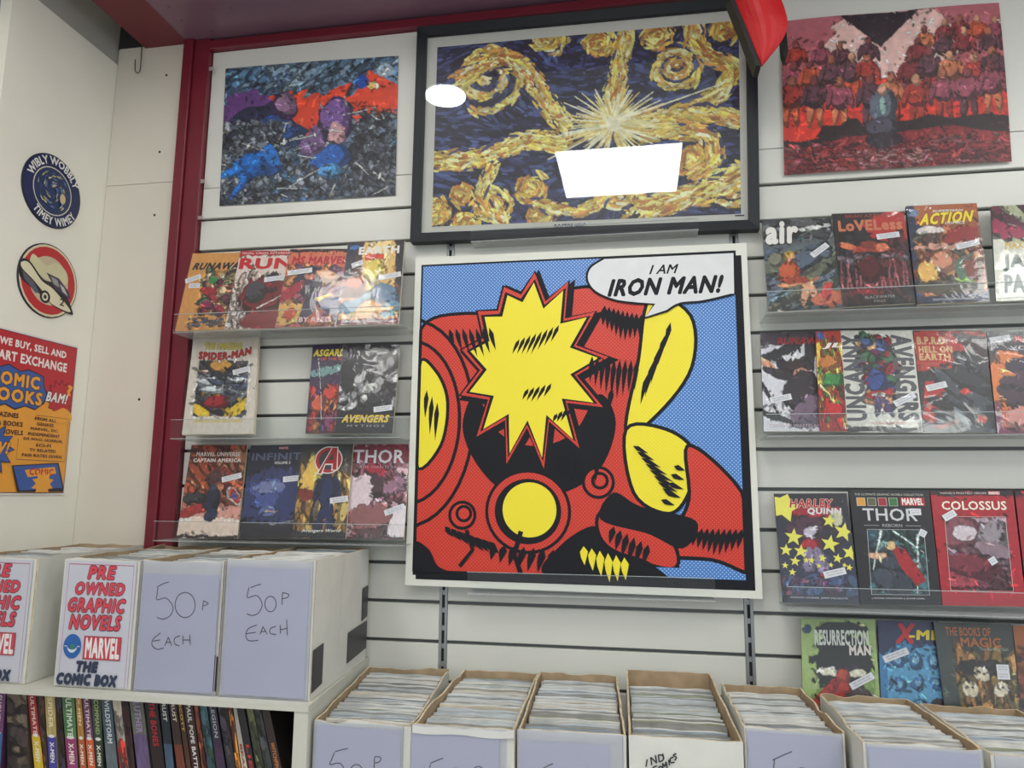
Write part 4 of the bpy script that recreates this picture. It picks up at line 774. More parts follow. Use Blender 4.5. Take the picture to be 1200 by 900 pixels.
def a(c):
    c.bg((206, 206, 196), (206, 206, 196)); pal = [(60, 76, 130), (150, 44, 50), (70, 110, 80), (60, 56, 76), (196, 150, 110), (110, 50, 90)]
    c.chaos((.26, .1, .66, .4), pal, 70, .045); c.chaos((.34, .35, .66, .72), pal, 80, .045); c.b(.45, .52, .1, .12, 0, (50, 70, 130), .2, shade=.4); c.b(.47, .64, .12, .045, -8, (170, 40, 48)); c.b(.47, .64, .07, .025, -8, (206, 200, 196)); c.b(.45, .76, .03, .1, 10, (70, 60, 100)); c.b(.58, .76, .03, .1, -20, (70, 60, 100)); c.b(.36, .12, .05, .04, 0, (80, 100, 150), shade=.3); c.b(.56, .14, .05, .05, 0, (70, 90, 140), shade=.3); c.p([(0, .955), (1, .955), (1, 1), (0, 1)], (44, 44, 50))
def xt(A):
    A.vtext('UNCANNY', .30, .04, .04, .90, ink((84, 86, 92)), .05) if False else A.text('UNCANNY', 0, 0, 0, 0, ink((84, 86, 92)), .07, warp=lambda x, y: (.28-.26*y, .89-.84*x))
    A.text('AVENGERS', 0, 0, 0, 0, ink((84, 86, 92)), .07, warp=lambda x, y: (.70+.27*y, .05+.84*x)); A.text('THE RED SHADOW', .32, .90, .78, .93, ink((186, 110, 110)), .0)
book('white UNCANNY AVENGERS comic with sideways grey title, third on the second right ledge', ((984, 387.5), (1069, 387), (1082, 506.5), (992.5, 506.5)), a, [], ((.80, .69, .32, 28),), 0, 57, (200, 200, 190), H2, extra=xt)
def a(c):
    c.bg((56, 34, 38), (50, 52, 58)); c.p([(0, 0), (.5, 0), (.72, .2), (.6, .32), (.7, .36), (.6, .42), (.45, .44), (.4, .44), (0, .42)], (170, 46, 42)); c.p([(.5, 0), (1, 0), (1, .05), (.5, .03)], (150, 34, 40)); c.p([(.0, .4), (.3, .38), (.5, .5), (.62, .55), (.55, .62), (.35, .62), (.0, .55)], (44, 44, 50))
    c.p([(.1, .5), (.5, .5), (.7, .6), (.62, .66), (.3, .68), (.3, .82), (.45, .85), (.1, .9), (.0, .86)], (176, 48, 42)); c.chaos((.3, .35, 1, 1), [(50, 54, 60), (40, 42, 48), (64, 70, 78)], 70, .06, 30, 4); c.b(.55, .85, .03, .12, -30, (110, 120, 130)); c.b(.82, .88, .05, .04, 0, (180, 60, 44), .3); c.b(.62, .6, .04, .03, 0, (190, 54, 46)); c.l(.2, .95, .5, .9, .02, (150, 60, 50))
book('red and black HELL ON EARTH comic, fourth on the second right ledge', ((1070, 387.5), (1154, 387.5), (1167.5, 507), (1083, 507)), a, [('B.P.R.D.', .04, .065, .46, .14, (206, 170, 120), .05), ('HELL ON', .05, .16, .52, .225, (206, 170, 120), .05), ('EARTH', .05, .235, .48, .30, (206, 170, 120), .05), ('COMETH', .06, .325, .30, .352, (186, 130, 110), .0, 0, dict(space=1.3)), ('THE HOUR', .06, .365, .46, .392, (186, 130, 110), .0, 0, dict(space=1.3))], ((.24, .56, .30, 14),), 0, 58, (44, 40, 44), H2)
def a(c):
    c.bg((50, 56, 60), (130, 60, 90)); c.p([(.1, .27), (1, .27), (1, .95), (.1, .95)], (190, 90, 60)); c.b(.3, .5, .25, .3, 0, (214, 120, 60), .2); c.b(.5, .35, .2, .1, 0, (52, 40, 60), .2); c.b(.45, .6, .25, .2, 0, (70, 50, 64), .3, shade=.4); c.b(.5, .85, .3, .12, 0, (206, 140, 130), .3, shade=.3); c.l(.15, .54, .6, .6, .03, (40, 34, 40)); c.b(.9, .5, .2, .2, 0, (120, 60, 120), .3)
book('dark purple and orange comic cut by the right edge on the second right ledge', ((1156.5, 388), (1240, 388), (1254, 508), (1169, 508)), a, [('MARVEL', .38, .05, .9, .11, (206, 60, 60), .05), ('VOLUME', .30, .15, .95, .19, (206, 206, 206), .0)], ((.17, .085, .3, 10),), 0, 59, (50, 54, 60), H2)
def a(c):
    c.bg((34, 34, 44), (40, 44, 76)); c.b(.8, .35, .14, .02, 0, (60, 60, 70)); c.b(.45, .34, .2, .12, 0, (70, 40, 60), .3, shade=.3); c.b(.46, .36, .06, .06, 0, (190, 184, 200), .2); c.b(.5, .16, .3, .06, 0, (150, 30, 40), .3); c.b(.45, .5, .1, .08, 0, (160, 34, 44), .2, shade=.4); c.b(.40, .64, .055, .14, 8, (130, 120, 150), .1, shade=.3); c.b(.56, .64, .055, .14, -8, (130, 120, 150), .1, shade=.3); c.b(.38, .84, .05, .12, 0, (170, 34, 40), .1, shade=.3); c.b(.6, .82, .05, .1, -10, (150, 40, 50), .1, shade=.3)
    c.chaos((0, .78, 1, .94), [(70, 90, 130), (90, 60, 90), (60, 80, 110), (110, 70, 90)], 60, .05); c.b(.82, .22, .06, .08, 0, (190, 190, 160), .2); c.b(.75, .42, .1, .12, 20, (40, 34, 50), .2); c.p([(0, .93), (1, .92), (1, 1), (0, 1)], (36, 40, 56)); c.b(.12, .06, .05, .035, 0, (50, 60, 110))
def xt(A):
    y = ink((224, 220, 90))
    A.star(.12, .12, .24, .13, 5, y, .3)
    for x, v, r in ((.22, .41, .13), (.90, .36, .14), (.10, .53, .09), (.30, .54, .10), (.70, .47, .13), (.21, .63, .075), (.43, .62, .05), (.58, .60, .06), (.78, .60, .07), (.95, .55, .11), (.07, .67, .05), (.16, .73, .055), (.68, .66, .04), (.36, .62, .045), (.92, .68, .05), (.72, .26, .10), (.52, .67, .04), (.86, .66, .035)): A.star(x, v, r, r*.42, 5, y, .2*x+.1)
    A.text('HARLEY', .20, .055, .80, .135, ink((176, 34, 40)), .03, .2, outline=ink((230, 226, 206)), ow=.03); A.text('QUINN', .44, .14, .90, .205, ink((220, 214, 214)), .06, .1)
    A.text('AMANDA CONNER  JIMMY PALMIOTTI', .10, .945, .85, .965, ink((200, 200, 206)), .0)
book('black HARLEY comic covered in yellow stars, first on the third right ledge', ((907, 578.5), (992, 578), (1007.5, 708.5), (917.5, 706)), a, [], ((.72, .73, .30, 14),), 0, 61, (40, 42, 60), H3, extra=xt)
def a(c):
    c.bg((30, 30, 36), (28, 28, 32)); c.p([(.18, .36), (.88, .36), (.86, .91), (.15, .91)], (70, 110, 116)); c.chaos((.16, .37, .86, .9), [(60, 100, 106), (44, 66, 76), (120, 160, 160), (40, 60, 60)], 70, .05)
    c.l(.35, .37, .2, .7, .012, (220, 236, 230)); c.l(.5, .37, .85, .55, .012, (200, 226, 220)); c.l(.8, .4, .72, .9, .010, (206, 226, 220)); c.b(.48, .62, .14, .13, 20, (56, 60, 72), .2, shade=.4); c.p([(.45, .5), (.62, .52), (.84, .80), (.72, .84), (.55, .68)], (150, 34, 40)); c.b(.45, .5, .04, .04, 0, (200, 170, 120)); c.b(.27, .58, .09, .03, 0, (200, 160, 130)); c.b(.35, .8, .12, .1, 40, (60, 66, 76), .2, shade=.3); c.b(.55, .82, .08, .1, -20, (50, 56, 66), .2)
    for q in ([(0, .3), (.17, .3), (.145, .95), (0, .95)], [(.88, .3), (1, .3), (1, .95), (.86, .95)], [(0, .28), (1, .28), (1, .355), (0, .355)], [(0, .915), (1, .915), (1, 1), (0, 1)]): c.p(q, (29, 29, 34))
def xt(A):
    L_ = ink((214, 214, 214)); A.text('THE ULTIMATE GRAPHIC NOVELS COLLECTION', .06, .03, .92, .05, ink((190, 190, 180)), .0)
    for k, q in enumerate(((206, 150, 60), (90, 90, 70), (150, 40, 50), (50, 110, 60))): A.rect(.08+.135*k, .07, .19+.135*k, .145, ink((206, 200, 190))); A.rect(.085+.135*k, .073, .185+.135*k, .142, ink(q))
    A.rect(.63, .065, .93, .14, ink((170, 34, 44))); A.text('MARVEL', .65, .073, .91, .132, ink(Wh), .07); A.text('THOR', .14, .165, .82, .28, ink((196, 198, 200)), .015); A.text('REBORN', .37, .305, .62, .333, ink((170, 172, 176)), .0)
    A.line([(.14, .32), (.33, .32)], .0006, L_); A.line([(.66, .32), (.85, .32)], .0006, L_); A.line([(.175, .355), (.88, .355), (.86, .915), (.145, .915)], .0009, L_, True); A.text('J. MICHAEL STRACZYNSKI & OLIVIER COIPEL', .14, .94, .80, .955, L_, .0)
book('black hardback THOR REBORN book, second on the third right ledge', ((995, 574), (1088.5, 575), (1104, 709.5), (1009, 708.5)), a, [], ((.80, .195, .14, 0), (.86, .385, .09, 60)), 0, 62, (28, 28, 32), H3, extra=xt, th=.012, sleeve=False, warp=.03)
def a(c):
    c.bg((160, 36, 46), (150, 30, 40)); c.p([(0, 0), (1, 0), (1, .045), (0, .045)], (34, 30, 36)); c.chaos((.15, .25, .86, .84), [(150, 60, 66), (110, 80, 90), (160, 140, 150), (120, 40, 50), (90, 50, 60)], 130, .05, 30, 4); c.b(.34, .38, .2, .13, -20, (120, 70, 80), .2, shade=.3); c.b(.36, .38, .1, .07, 0, (190, 180, 186), .15); c.b(.72, .40, .13, .13, 0, (140, 130, 138), .25, shade=.35); c.b(.72, .55, .2, .08, 20, (130, 110, 120), .3, shade=.4); c.b(.4, .66, .24, .1, 10, (110, 44, 56), .3, shade=.3); c.b(.25, .8, .12, .05, 0, (150, 60, 70), .3)
    for q in ([(0, .22), (.14, .22), (.12, .9), (0, .9)], [(.88, .22), (1, .22), (1, .9), (.87, .9)], [(0, .18), (1, .18), (1, .24), (0, .24)], [(0, .87), (1, .87), (1, 1), (0, 1)]): c.p(q, (156, 33, 43))
def xt(A):
    L_ = ink((222, 196, 190)); A.text("MARVEL'S MIGHTIEST HEROES", .12, .013, .68, .032, L_, .0); A.rect(.70, .008, .84, .036, ink((200, 120, 120))); A.text('MARVEL', .71, .011, .83, .033, ink(Wh), .04); A.text('COLOSSUS', .12, .095, .90, .175, ink((232, 222, 206)), .02); A.line([(.14, .235), (.87, .235), (.865, .875), (.115, .875)], .0010, L_, True)
book('red hardback COLOSSUS book, third on the third right ledge', ((1090, 575), (1187, 575), (1203, 711), (1105, 709.5)), a, [], ((.20, .225, .17, 30), (.66, .62, .09, 30)), 0, 63, (150, 30, 40), H3, extra=xt, th=.012, sleeve=False, warp=.03)
def a(c): c.bg((150, 34, 44), (140, 30, 38)); c.p([(0, 0), (1, 0), (1, .05), (0, .05)], (34, 30, 36)); c.chaos((.2, .3, .9, .8), [(120, 40, 50), (60, 50, 60)], 40, .05)
book('sliver of a red hardback at the right edge of the third right ledge', ((1189, 575), (1282, 575), (1300, 712), (1205, 711)), a, [], (), 0, 64, (34, 30, 36), H3, th=.012, sleeve=False, res=(40, 60))
def a(c):
    c.bg((150, 176, 110), (156, 180, 112)); c.b(.52, .42, .26, .30, 0, (36, 38, 40), .3); c.b(.52, .09, .22, .06, 0, (40, 44, 46), .3); c.b(.25, .7, .08, .1, 30, (120, 150, 80), .3); c.b(.86, .62, .05, .16, 10, (120, 150, 80), .3); c.b(.35, .47, .09, .035, 10, (222, 222, 200)); c.b(.72, .48, .08, .035, -10, (214, 214, 190)); c.b(.5, .7, .13, .2, 0, (166, 44, 40), .15, shade=.35); c.b(.3, .66, .17, .045, -40, (170, 46, 40), .15, shade=.3); c.b(.55, .5, .055, .06, 0, (170, 70, 50), .2, shade=.3); c.b(.16, .78, .04, .03, 0, (190, 90, 50)); c.b(.75, .75, .14, .15, 0, (70, 60, 56), .3, shade=.4); c.b(.35, .86, .12, .14, 0, (40, 36, 40), .2); c.b(.07, .08, .04, .04, 0, (40, 60, 90))
book('lime green RESURRECTION MAN comic, first on the lowest right ledge', ((938.5, 725), (1025, 726), (1034, 862), (942, 860)), a, [('RESURRECTION', .18, .10, .90, .235, (206, 212, 204), .04), ('MAN', .64, .235, .92, .32, (220, 214, 206), .07)], ((.78, .545, .34, 28),), 0, 65, (130, 150, 96), H4)
def a(c):
    c.bg((44, 50, 84), (40, 60, 90)); c.b(.5, .55, .5, .34, 0, (60, 120, 170), .2); c.p([(.1, .3), (.95, .22), (.98, .8), (.1, .78)], (84, 150, 190))
    for i in range(3):
        for j in range(3): c.b(.28+.28*i, .36+.2*j, .07, .065, 0, (50, 100, 150), .2, shade=.3); c.b(.28+.28*i, .35+.2*j, .035, .035, 0, (110, 160, 190), .2)
    c.b(.5, .84, .09, .07, 0, (40, 30, 40), .2); c.b(.5, .88, .05, .04, 0, (190, 140, 120)); c.b(.82, .76, .08, .06, 0, (34, 28, 34), .2); c.b(.82, .79, .055, .05, 0, (196, 140, 116)); c.b(.82, .93, .16, .11, 0, (80, 36, 44), .2, shade=.3); c.b(.5, .97, .13, .07, 0, (60, 40, 60), .2)
book('blue X-MEN comic with a grid of faces, second on the lowest right ledge', ((1028.5, 727), (1092, 728), (1110, 863), (1034.5, 862)), a, [('X', .28, .03, .60, .20, (190, 40, 40), .12, .2), ('-MEN', .50, .085, 1.22, .17, (226, 206, 60), .07, .1)], ((.26, .31, .42, 22),), 0, 66, (40, 44, 70), H4, ext=8)
def a(c):
    c.bg((56, 62, 60), (60, 56, 46)); c.chaos((.2, .35, .95, 1), [(120, 96, 50), (150, 110, 60), (90, 80, 50), (170, 130, 80), (80, 70, 50)], 120, .04, 88, 6); c.b(.55, .4, .2, .08, 0, (40, 36, 34), .2)
    for x, y in ((.54, .45), (.37, .58), (.78, .58)): c.b(x, y, .07, .07, 0, (206, 196, 170), .05); c.b(x-.03, y-.015, .012, .008, 0, (60, 50, 44)); c.b(x+.03, y-.015, .012, .008, 0, (60, 50, 44))
    c.b(.55, .82, .13, .12, 0, (190, 140, 80), .3, shade=.2); c.p([(0, 0), (.18, 0), (.24, 1), (0, 1)], (60, 68, 64))
book('dark green and gold BOOKS OF MAGIC comic with masks, third on the lowest right ledge', ((1094, 729), (1185, 731), (1201, 868), (1112, 866)), a, [('THE BOOKS OF', .14, .04, .72, .12, (176, 100, 50), .02), ('MAGIC', .32, .13, .84, .215, (176, 100, 50), .02), ('The Burning Girl', .55, .215, .92, .255, (160, 170, 160), .0)], ((.82, .395, .16, 0), (.82, .46, .16, 0)), -.011, 67, (50, 56, 54), H4)
def a(c): c.bg((170, 100, 56), (60, 40, 40)); c.chaos((0, .2, 1, .9), [(190, 120, 60), (110, 60, 40), (60, 50, 50)], 50, .05)
book('sliver of a copper coloured comic at the right edge of the lowest ledge', ((1187, 733), (1278, 735), (1294, 871), (1201, 869)), a, [], (), 0, 68, (120, 70, 44), H4, res=(40, 60))

def row_ledge(xa, xb, y, lab):
    # place from the bottom edge of the books that stand on it
    p, q = P(*xa, -.12), P(*xb, -.12); z = min(p[2], q[2]) - y
    acrylic_ledge(p[0], q[0], z, .121, .050, lab, .06)
def ledge_at(x0, x1, z, lab): acrylic_ledge(x0, x1, z, .121, .050, lab, .06)
def zrow(x, y, yb=-.082): return P(x, y, yb)[2]-.0055
ledge_at(-1.278, -.606, zrow(340, 384.5)-.004, 'clear acrylic ledge under the top left comics')
ledge_at(-1.262, -.606, zrow(300, 509)-.0065, 'clear acrylic ledge with a wide gap between comics')
ledge_at(-1.290, -.590, zrow(340, 631.5)-.002, 'clear acrylic ledge under the bottom left comics')
ledge_at(.313, 1.30, zrow(1000, 362)-.004, 'clear acrylic ledge under the top right comics')
ledge_at(.300, 1.30, zrow(1000, 507)-.003, 'clear acrylic ledge under the second right row of comics')
ledge_at(.330, 1.30, zrow(1050, 710)-.004, 'clear acrylic ledge under the third right row of comics')
ledge_at(.345, 1.30, zrow(1050, 863)-.004, 'clear acrylic ledge under the lowest right row of comics')

# ------------------------------------------------------------------ shelf unit and counter
un = thing('shelf_unit', 'cream shelf unit carrying the upper boxes with book spines beneath', 'shelf unit', (-1.3, -.2, .0))
def skew(x0f, x0b, x1f, x1b, yf, yb, z0, z1): return [(x0f, yf, z0), (x1f, yf, z0), (x1f, yf, z1), (x0f, yf, z1), (x0b, yb, z0), (x1b, yb, z0), (x1b, yb, z1), (x0b, yb, z1)]
SKF = [(0, 1, 2, 3), (5, 4, 7, 6), (4, 0, 3, 7), (1, 5, 6, 2), (3, 2, 6, 7), (4, 5, 1, 0)]
MB().add(skew(-2.2, -2.2, -.672, -.713, -.452, -.006, EYE-.4465, EYE-.4345), SKF).build('top_board', SHELF, un)
MB().add(skew(-.703, -.744, -.6725, -.7135, -.450, -.006, .0, EYE-.447), SKF).build('side_panel', SHELF, un)
MB().box((-2.2, -.448, EYE-.72), (-.745, -.02, EYE-.702)).build('lower_board', SHELF, un)
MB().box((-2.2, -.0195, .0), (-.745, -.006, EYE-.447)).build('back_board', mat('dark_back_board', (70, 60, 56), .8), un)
ct = thing('display_counter', 'white counter below the frame carrying the row of open boxes', 'counter', (.2, -.3, 0))
MB().add(skew(-.650, -.7120, 1.2, 1.2, -.60, -.006, EYE-.765, EYE-.742), SKF).build('counter_top', SHELF, ct); MB().box((-.655, -.56, 0), (1.2, -.02, EYE-.766)).build('counter_body', WALLP, ct)

# ------------------------------------------------------------------ boxes of comics
def vnoise(n, s, seed): r = np.random.RandomState(seed); a = r.randn(n); return s*np.convolve(a, (.25, .5, .25), 'same')
def card_box(lab, fr, bk, zb, seed, grp, rim=.0022, front_drop=0., fold=True):
    """fr / bk: (x0, x1, y, ztop)"""
    fx0, fx1, fy, fz = fr; bx0, bx1, by, bz = bk; t = thing('comic_box', lab, 'box', ((fx0+fx1)/2, (fy+by)/2, zb), grp); th = .0042
    def wallp(a, b, za, zb_, inw, name, drop=0., sd=0):
        n = 14; nz = vnoise(n+1, rim, seed*7+sd); nx = vnoise(n+1, rim*.6, seed*11+sd); v = []; f = []; ix = []
        a = np.array(a, float); b = np.array(b, float); inw = np.array(inw, float)
        for k in range(n+1):
            q = a+(b-a)*k/n; zt = za+(zb_-za)*k/n+nz[k]-drop; w = inw*(nx[k])
            for (p, z) in ((q, zb), (q+w, zt), (q+w+inw*th, zt), (q+inw*th, zb)): v.append((p[0], p[1], z))
        for k in range(n):
            o = 4*k
            for j, m_ in ((0, 0), (1, 1), (2, 2)): f.append((o+j, o+4+j, o+5+j, o+1+j)); ix.append(m_)
            f.append((o+3, o+7, o+4, o)); ix.append(2)
        f += [(0, 1, 2, 3), (4*n+3, 4*n+2, 4*n+1, 4*n)]; ix += [1, 1]
        return part(name, v, f, [CARD, mat('torn_cardboard_edge', (198, 182, 154), .9, .22, 60), KRAFT], t, ix)
    wallp((fx0, fy), (fx1, fy), fz, fz, (0, 1), 'front_panel', front_drop, 1); wallp((bx0, by), (bx1, by), bz, bz, (0, -1), 'back_panel', 0, 2)
    e = .0037
    wallp((fx0, fy+e), (bx0, by-e), fz, bz, (1, 0), 'side_panel', 0, 3); wallp((fx1, fy+e), (bx1, by-e), fz, bz, (-1, 0), 'side_panel', 0, 4)
    MB().add([(fx0+.004, fy+.004, zb+.001), (fx1-.004, fy+.004, zb+.001), (bx1-.004, by-.004, zb+.001), (bx0+.004, by-.004, zb+.001), (fx0+.004, fy+.004, zb+.004), (fx1-.004, fy+.004, zb+.004), (bx1-.004, by-.004, zb+.004), (bx0+.004, by-.004, zb+.004)],
             [(3, 2, 1, 0), (4, 5, 6, 7), (0, 1, 5, 4), (1, 2, 6, 5), (2, 3, 7, 6), (3, 0, 4, 7)]).build('base_panel', KRAFT, t)
    return t
CM = [mat('comic_bag_edge_%s' % n, c_, .22, .22, 70, coat=.6, stretch=(.3, 6, 1)) for n, c_ in (('white', (206, 206, 202)), ('pale_grey', (186, 192, 194)), ('cream', (204, 196, 178)), ('blue_grey', (150, 164, 176)), ('dark', (52, 50, 62)), ('rosy', (190, 160, 152)), ('olive', (150, 156, 130)), ('mid_grey', (146, 146, 142)))]
def fill(fr, bk, zb, n, seed, lab, grp, drop=.010, gap=.010, tilt=.006, y0=.012, y1=.012, slope=0.):
    r = random.Random(seed); fx0, fx1, fy, fz = fr; bx0, bx1, by, bz = bk
    for k in range(n):
        s = (k+.5)/n; w = (k/n); ya = fy+y0+(by-fy-y0-y1)*w; pitch = (by-fy-y0-y1)/n
        zt = fz+(bz-fz)*s-drop-r.uniform(0, .007)-slope*(1-s); yq = (ya-fy)/(by-fy); xa = fx0+(bx0-fx0)*yq+gap*.6+r.uniform(0, gap*.6); xb = fx1+(bx1-fx1)*yq-gap*.6-r.uniform(0, gap*.6)
        m = MB(); ns = 3; nn = 6; mats_ = [CM[r.choice((0, 1, 1, 2, 3, 6, 7))], CM[r.choice((0, 0, 1, 7))], CM[r.choice((1, 3, 4, 5, 6, 7) if r.random() < .5 else (1, 2, 7))]]
        for j in range(ns):
            a = ya+pitch*(j+.03)/ns; b = ya+pitch*(j+.97)/ns; dz = (0, .0025, -.002)[j]+r.uniform(-.0015, .0015); v = []; f = []
            for i in range(nn+1):
                x = xa+(xb-xa)*i/nn; wz = dz+(.0013*math.sin(i*1.9+k+seed) if 0 < i < nn else -.001)+(xb-x)*0.0; wy = .0
                for (yy, zz) in ((a, zb+.006), (a+wy, zt+wz), (b+wy, zt+wz-.0006), (b, zb+.006)): v.append((x, yy, zz))
            for i in range(nn):
                o = 4*i
                for h in range(4): f.append((o+h, o+4+h, o+4+(h+1) % 4, o+(h+1) % 4))
            f += [(3, 2, 1, 0), (4*nn, 4*nn+1, 4*nn+2, 4*nn+3)]
            m.add(v, f, j)
        c0 = ((xa+xb)/2, ya+pitch/2, zb+.006); o = m.build('bagged_comic', mats_, None, org=c0); o['label'] = lab; o['category'] = 'comic'; o['group'] = grp
BT = EYE-.7405
LOW = [  # front (x0,x1,y,z), back
    ((-.667, -.4605, -.43, -.467), (-.700, -.487, -.035, -.451)),
    ((-.4565, -.250, -.43, -.462), (-.446, -.257, -.035, -.446)),
    ((-.243, -.034, -.43, -.458), (-.252, -.061, -.035, -.444)),
    ((-.029, .181, -.43, -.458), (-.040, .159, -.035, -.428)),
    ((.1855, .362, -.42, -.434), (.182, .360, -.055, -.447)),
    ((.372, .560, -.50, -.424), (.383, .561, -.142, -.436)),
    ((.572, .775, -.50, -.430), (.584, .775, -.142, -.446))]
labs = ['open white comic box beside the shelf unit with a 50P note', 'open white comic box second from the left with a taped flap, beside the 50P one', 'open white comic box, third from the left of the row on the counter',
        'open comic box marked INDI COMICS with bare brown inside', 'open comic box just right of the INDI COMICS one', 'open comic box below the lime green comic, second from the right', 'open comic box at the right edge of the frame']
names = ['next to the shelf unit', 'in the second open box from the left', 'in the third open box from the left', 'in the box marked INDI COMICS', 'in the box right of the INDI COMICS one', 'in the second open box from the right', 'in the open box at the right edge']
boxes = []
for i, (f_, b_) in enumerate(LOW):
    f_ = (f_[0], f_[1], f_[2], EYE+f_[3]); b_ = (b_[0], b_[1], b_[2], EYE+b_[3])
    t = card_box(labs[i], f_, b_, BT, i+1, 'open comic boxes on the counter', rim=.0030 if i != 3 else .0010); boxes.append((t, f_))
    fill(f_, b_, BT, 34, 100+i, 'bagged comic filed ' + (names[i] if names[i].startswith('in') else 'in the open box ' + names[i]), 'bagged comics ' + (names[i] if names[i].startswith('in') else 'in the open box ' + names[i]), drop=(.008, .009, .010, .024, .010, .008, .006)[i], y1=.015 if i != 3 else .04, slope=(0, 0, 0, .0, 0, 0, 0)[i])
UPB = [((-1.575, -1.366, -.42, -.158), (-1.585, -1.380, -.035, -.156)), ((-1.292, -1.101, -.42, -.157), (-1.312, -1.120, -.035, -.155)), ((-1.094, -.898, -.42, -.157), (-1.112, -.922, -.035, -.155)), ((-.891, -.685, -.42, -.149), (-.914, -.711, -.035, -.152))]
ul = ['white box at the left edge with a cut-off PRE OWNED GRAPHIC NOVELS notice', 'white box with the complete PRE OWNED GRAPHIC NOVELS notice', 'white box between the notice box and the end box, with a handwritten 50P EACH sheet', 'white box at the right end of the shelf unit, with a handwritten 50P EACH sheet']
un_ = ['in the upper box at the left edge', 'in the upper box with the full PRE OWNED notice', 'in the upper box third from the left', 'in the upper box at the end of the shelf']
ub = []
for i, (f_, b_) in enumerate(UPB):
    f_ = (f_[0], f_[1], f_[2], EYE+f_[3]); b_ = (b_[0], b_[1], b_[2], EYE+b_[3])
    t = card_box(ul[i], f_, b_, EYE-.4335, 20+i, 'upper boxes on the shelf unit', rim=.0022); ub.append((t, f_))
    fill(f_, b_, EYE-.4335, 15, 200+i, 'bagged comic seen edge on ' + un_[i], 'bagged comics ' + un_[i], drop=.004, y0=.02)

def front(f_, zb, u0=0., u1=1., l=.0): # front sheet of a box
    x0, x1, y, zt = f_; return Surf((x0+(x1-x0)*u0, y-l, zt), (x0+(x1-x0)*u1, y-l, zt), (x0+(x1-x0)*u1, y-l, zb), (x0+(x1-x0)*u0, y-l, zb))
def uvpx(S, x, y):
    p = P(x, y, S.c[0][1]); a = S.c[0]; return ((p[0]-a[0])/(S.c[1][0]-a[0]), (p[2]-a[2])/(S.c[3][2]-a[2]))
def strokes(A, S, lst, m, w=.0021):
    for q in lst: A.line(smooth([uvpx(S, *p) for p in q], 4, False) if len(q) > 2 else [uvpx(S, *p) for p in q], w, m)
def crop(sc, ox, oy, pts): return [(ox+a/sc, oy+b/sc) for a, b in pts]
def circ(cx, cy, rx, ry, a0=0, a1=360, n=14): return [(cx+rx*math.cos(math.radians(a0+(a1-a0)*k/n)), cy+ry*math.sin(math.radians(a0+(a1-a0)*k/n))) for k in range(n+1)]
PEN = ink((52, 54, 62), .6)
def pocket(t, S, g=.0, lift=.0012, paper=(.03, .04, .97, .985), name='note_pocket', edge=True):
    lift = lift+.0012
    pm = MB(); Q = S.sub(*paper, lift=0) if False else S.sub(paper[0], paper[1], paper[2], paper[3]); v = [Q.pt(u, w, l) for l in (lift+.0004, lift) for u, w in ((0, 1), (1, 1), (1, 0), (0, 0))]
    pa = part('paper_note', v, BF, PAPER, t)
    v = [S.pt(u, w, lift+l) for l in (.0022, .0019) for u, w in ((0, 1), (1, 1), (1, 0), (0, 0))]; part('plastic_pocket', v, BF, POCKET, t)
    if edge:
        A = Art(S, lift+.0023, .0001)
        for q in ([(.0, .0), (.0, 1.)], [(1, 0), (1, 1)], [(0, 1), (1, 1)]): A.line(q, .0018, mat('pocket_weld', (150, 152, 162), .3))
        A.build('pocket_edge', t)
    return pa, lift+.0006
# upper boxes: printed notices
def notice(t, f_):
    S = front(f_, EYE-.4335, .03, .965); part('paper_note', [S.pt(u, w, l) for l in (.0030, .0024) for u, w in ((0, .985), (1, .985), (1, .015), (0, .015))], BF, PAPER, t)
    A = Art(S, .0032); R2 = ink((206, 70, 84)); Dk = ink((48, 34, 50)); Nv = ink((50, 60, 84)); Pk = ink((176, 90, 110))
    A.line([(.04, .985), (.05, .04), (.965, .045), (.965, .985)], .0010, Pk); A.line([(.05, .04), (.965, .045)], .0018, Pk)
    for s_, u0, v0, u1, v1 in (('PRE', .33, .055, .72, .155), ('OWNED', .17, .185, .86, .28), ('GRAPHIC', .09, .31, .89, .415), ('NOVELS', .13, .44, .85, .55)):
        A.text(s_, u0, v0, u1, v1, R2, .075, .2, outline=Dk, ow=.055)
    A.ell(.20, .685, .125, .095, ink((44, 96, 166))); A.ell(.20, .685, .07, .05, ink((206, 212, 218)), n=20); A.ell(.20, .672, .075, .04, ink((44, 96, 166))); A.ell(.20, .69, .028, .022, ink((60, 130, 90))); A.rect(.09, .682, .13, .688, ink(Wh)); A.rect(.27, .682, .31, .688, ink(Wh))
    A.rect(.36, .60, .88, .78, ink((168, 60, 72))); A.rect(.375, .61, .865, .77, ink((190, 70, 80))); A.text('MARVEL', .39, .615, .86, .765, ink((226, 222, 222)), .10)
    A.text('THE', .29, .80, .58, .875, Nv, .075, .15, outline=ink((30, 34, 50)), ow=.045); A.text('COMIC BOX', .03, .895, .86, .975, Nv, .07, .15, outline=ink((30, 34, 50)), ow=.045)
    A.build('printed_lettering', t)
for k in (0, 1): notice(*ub[k])
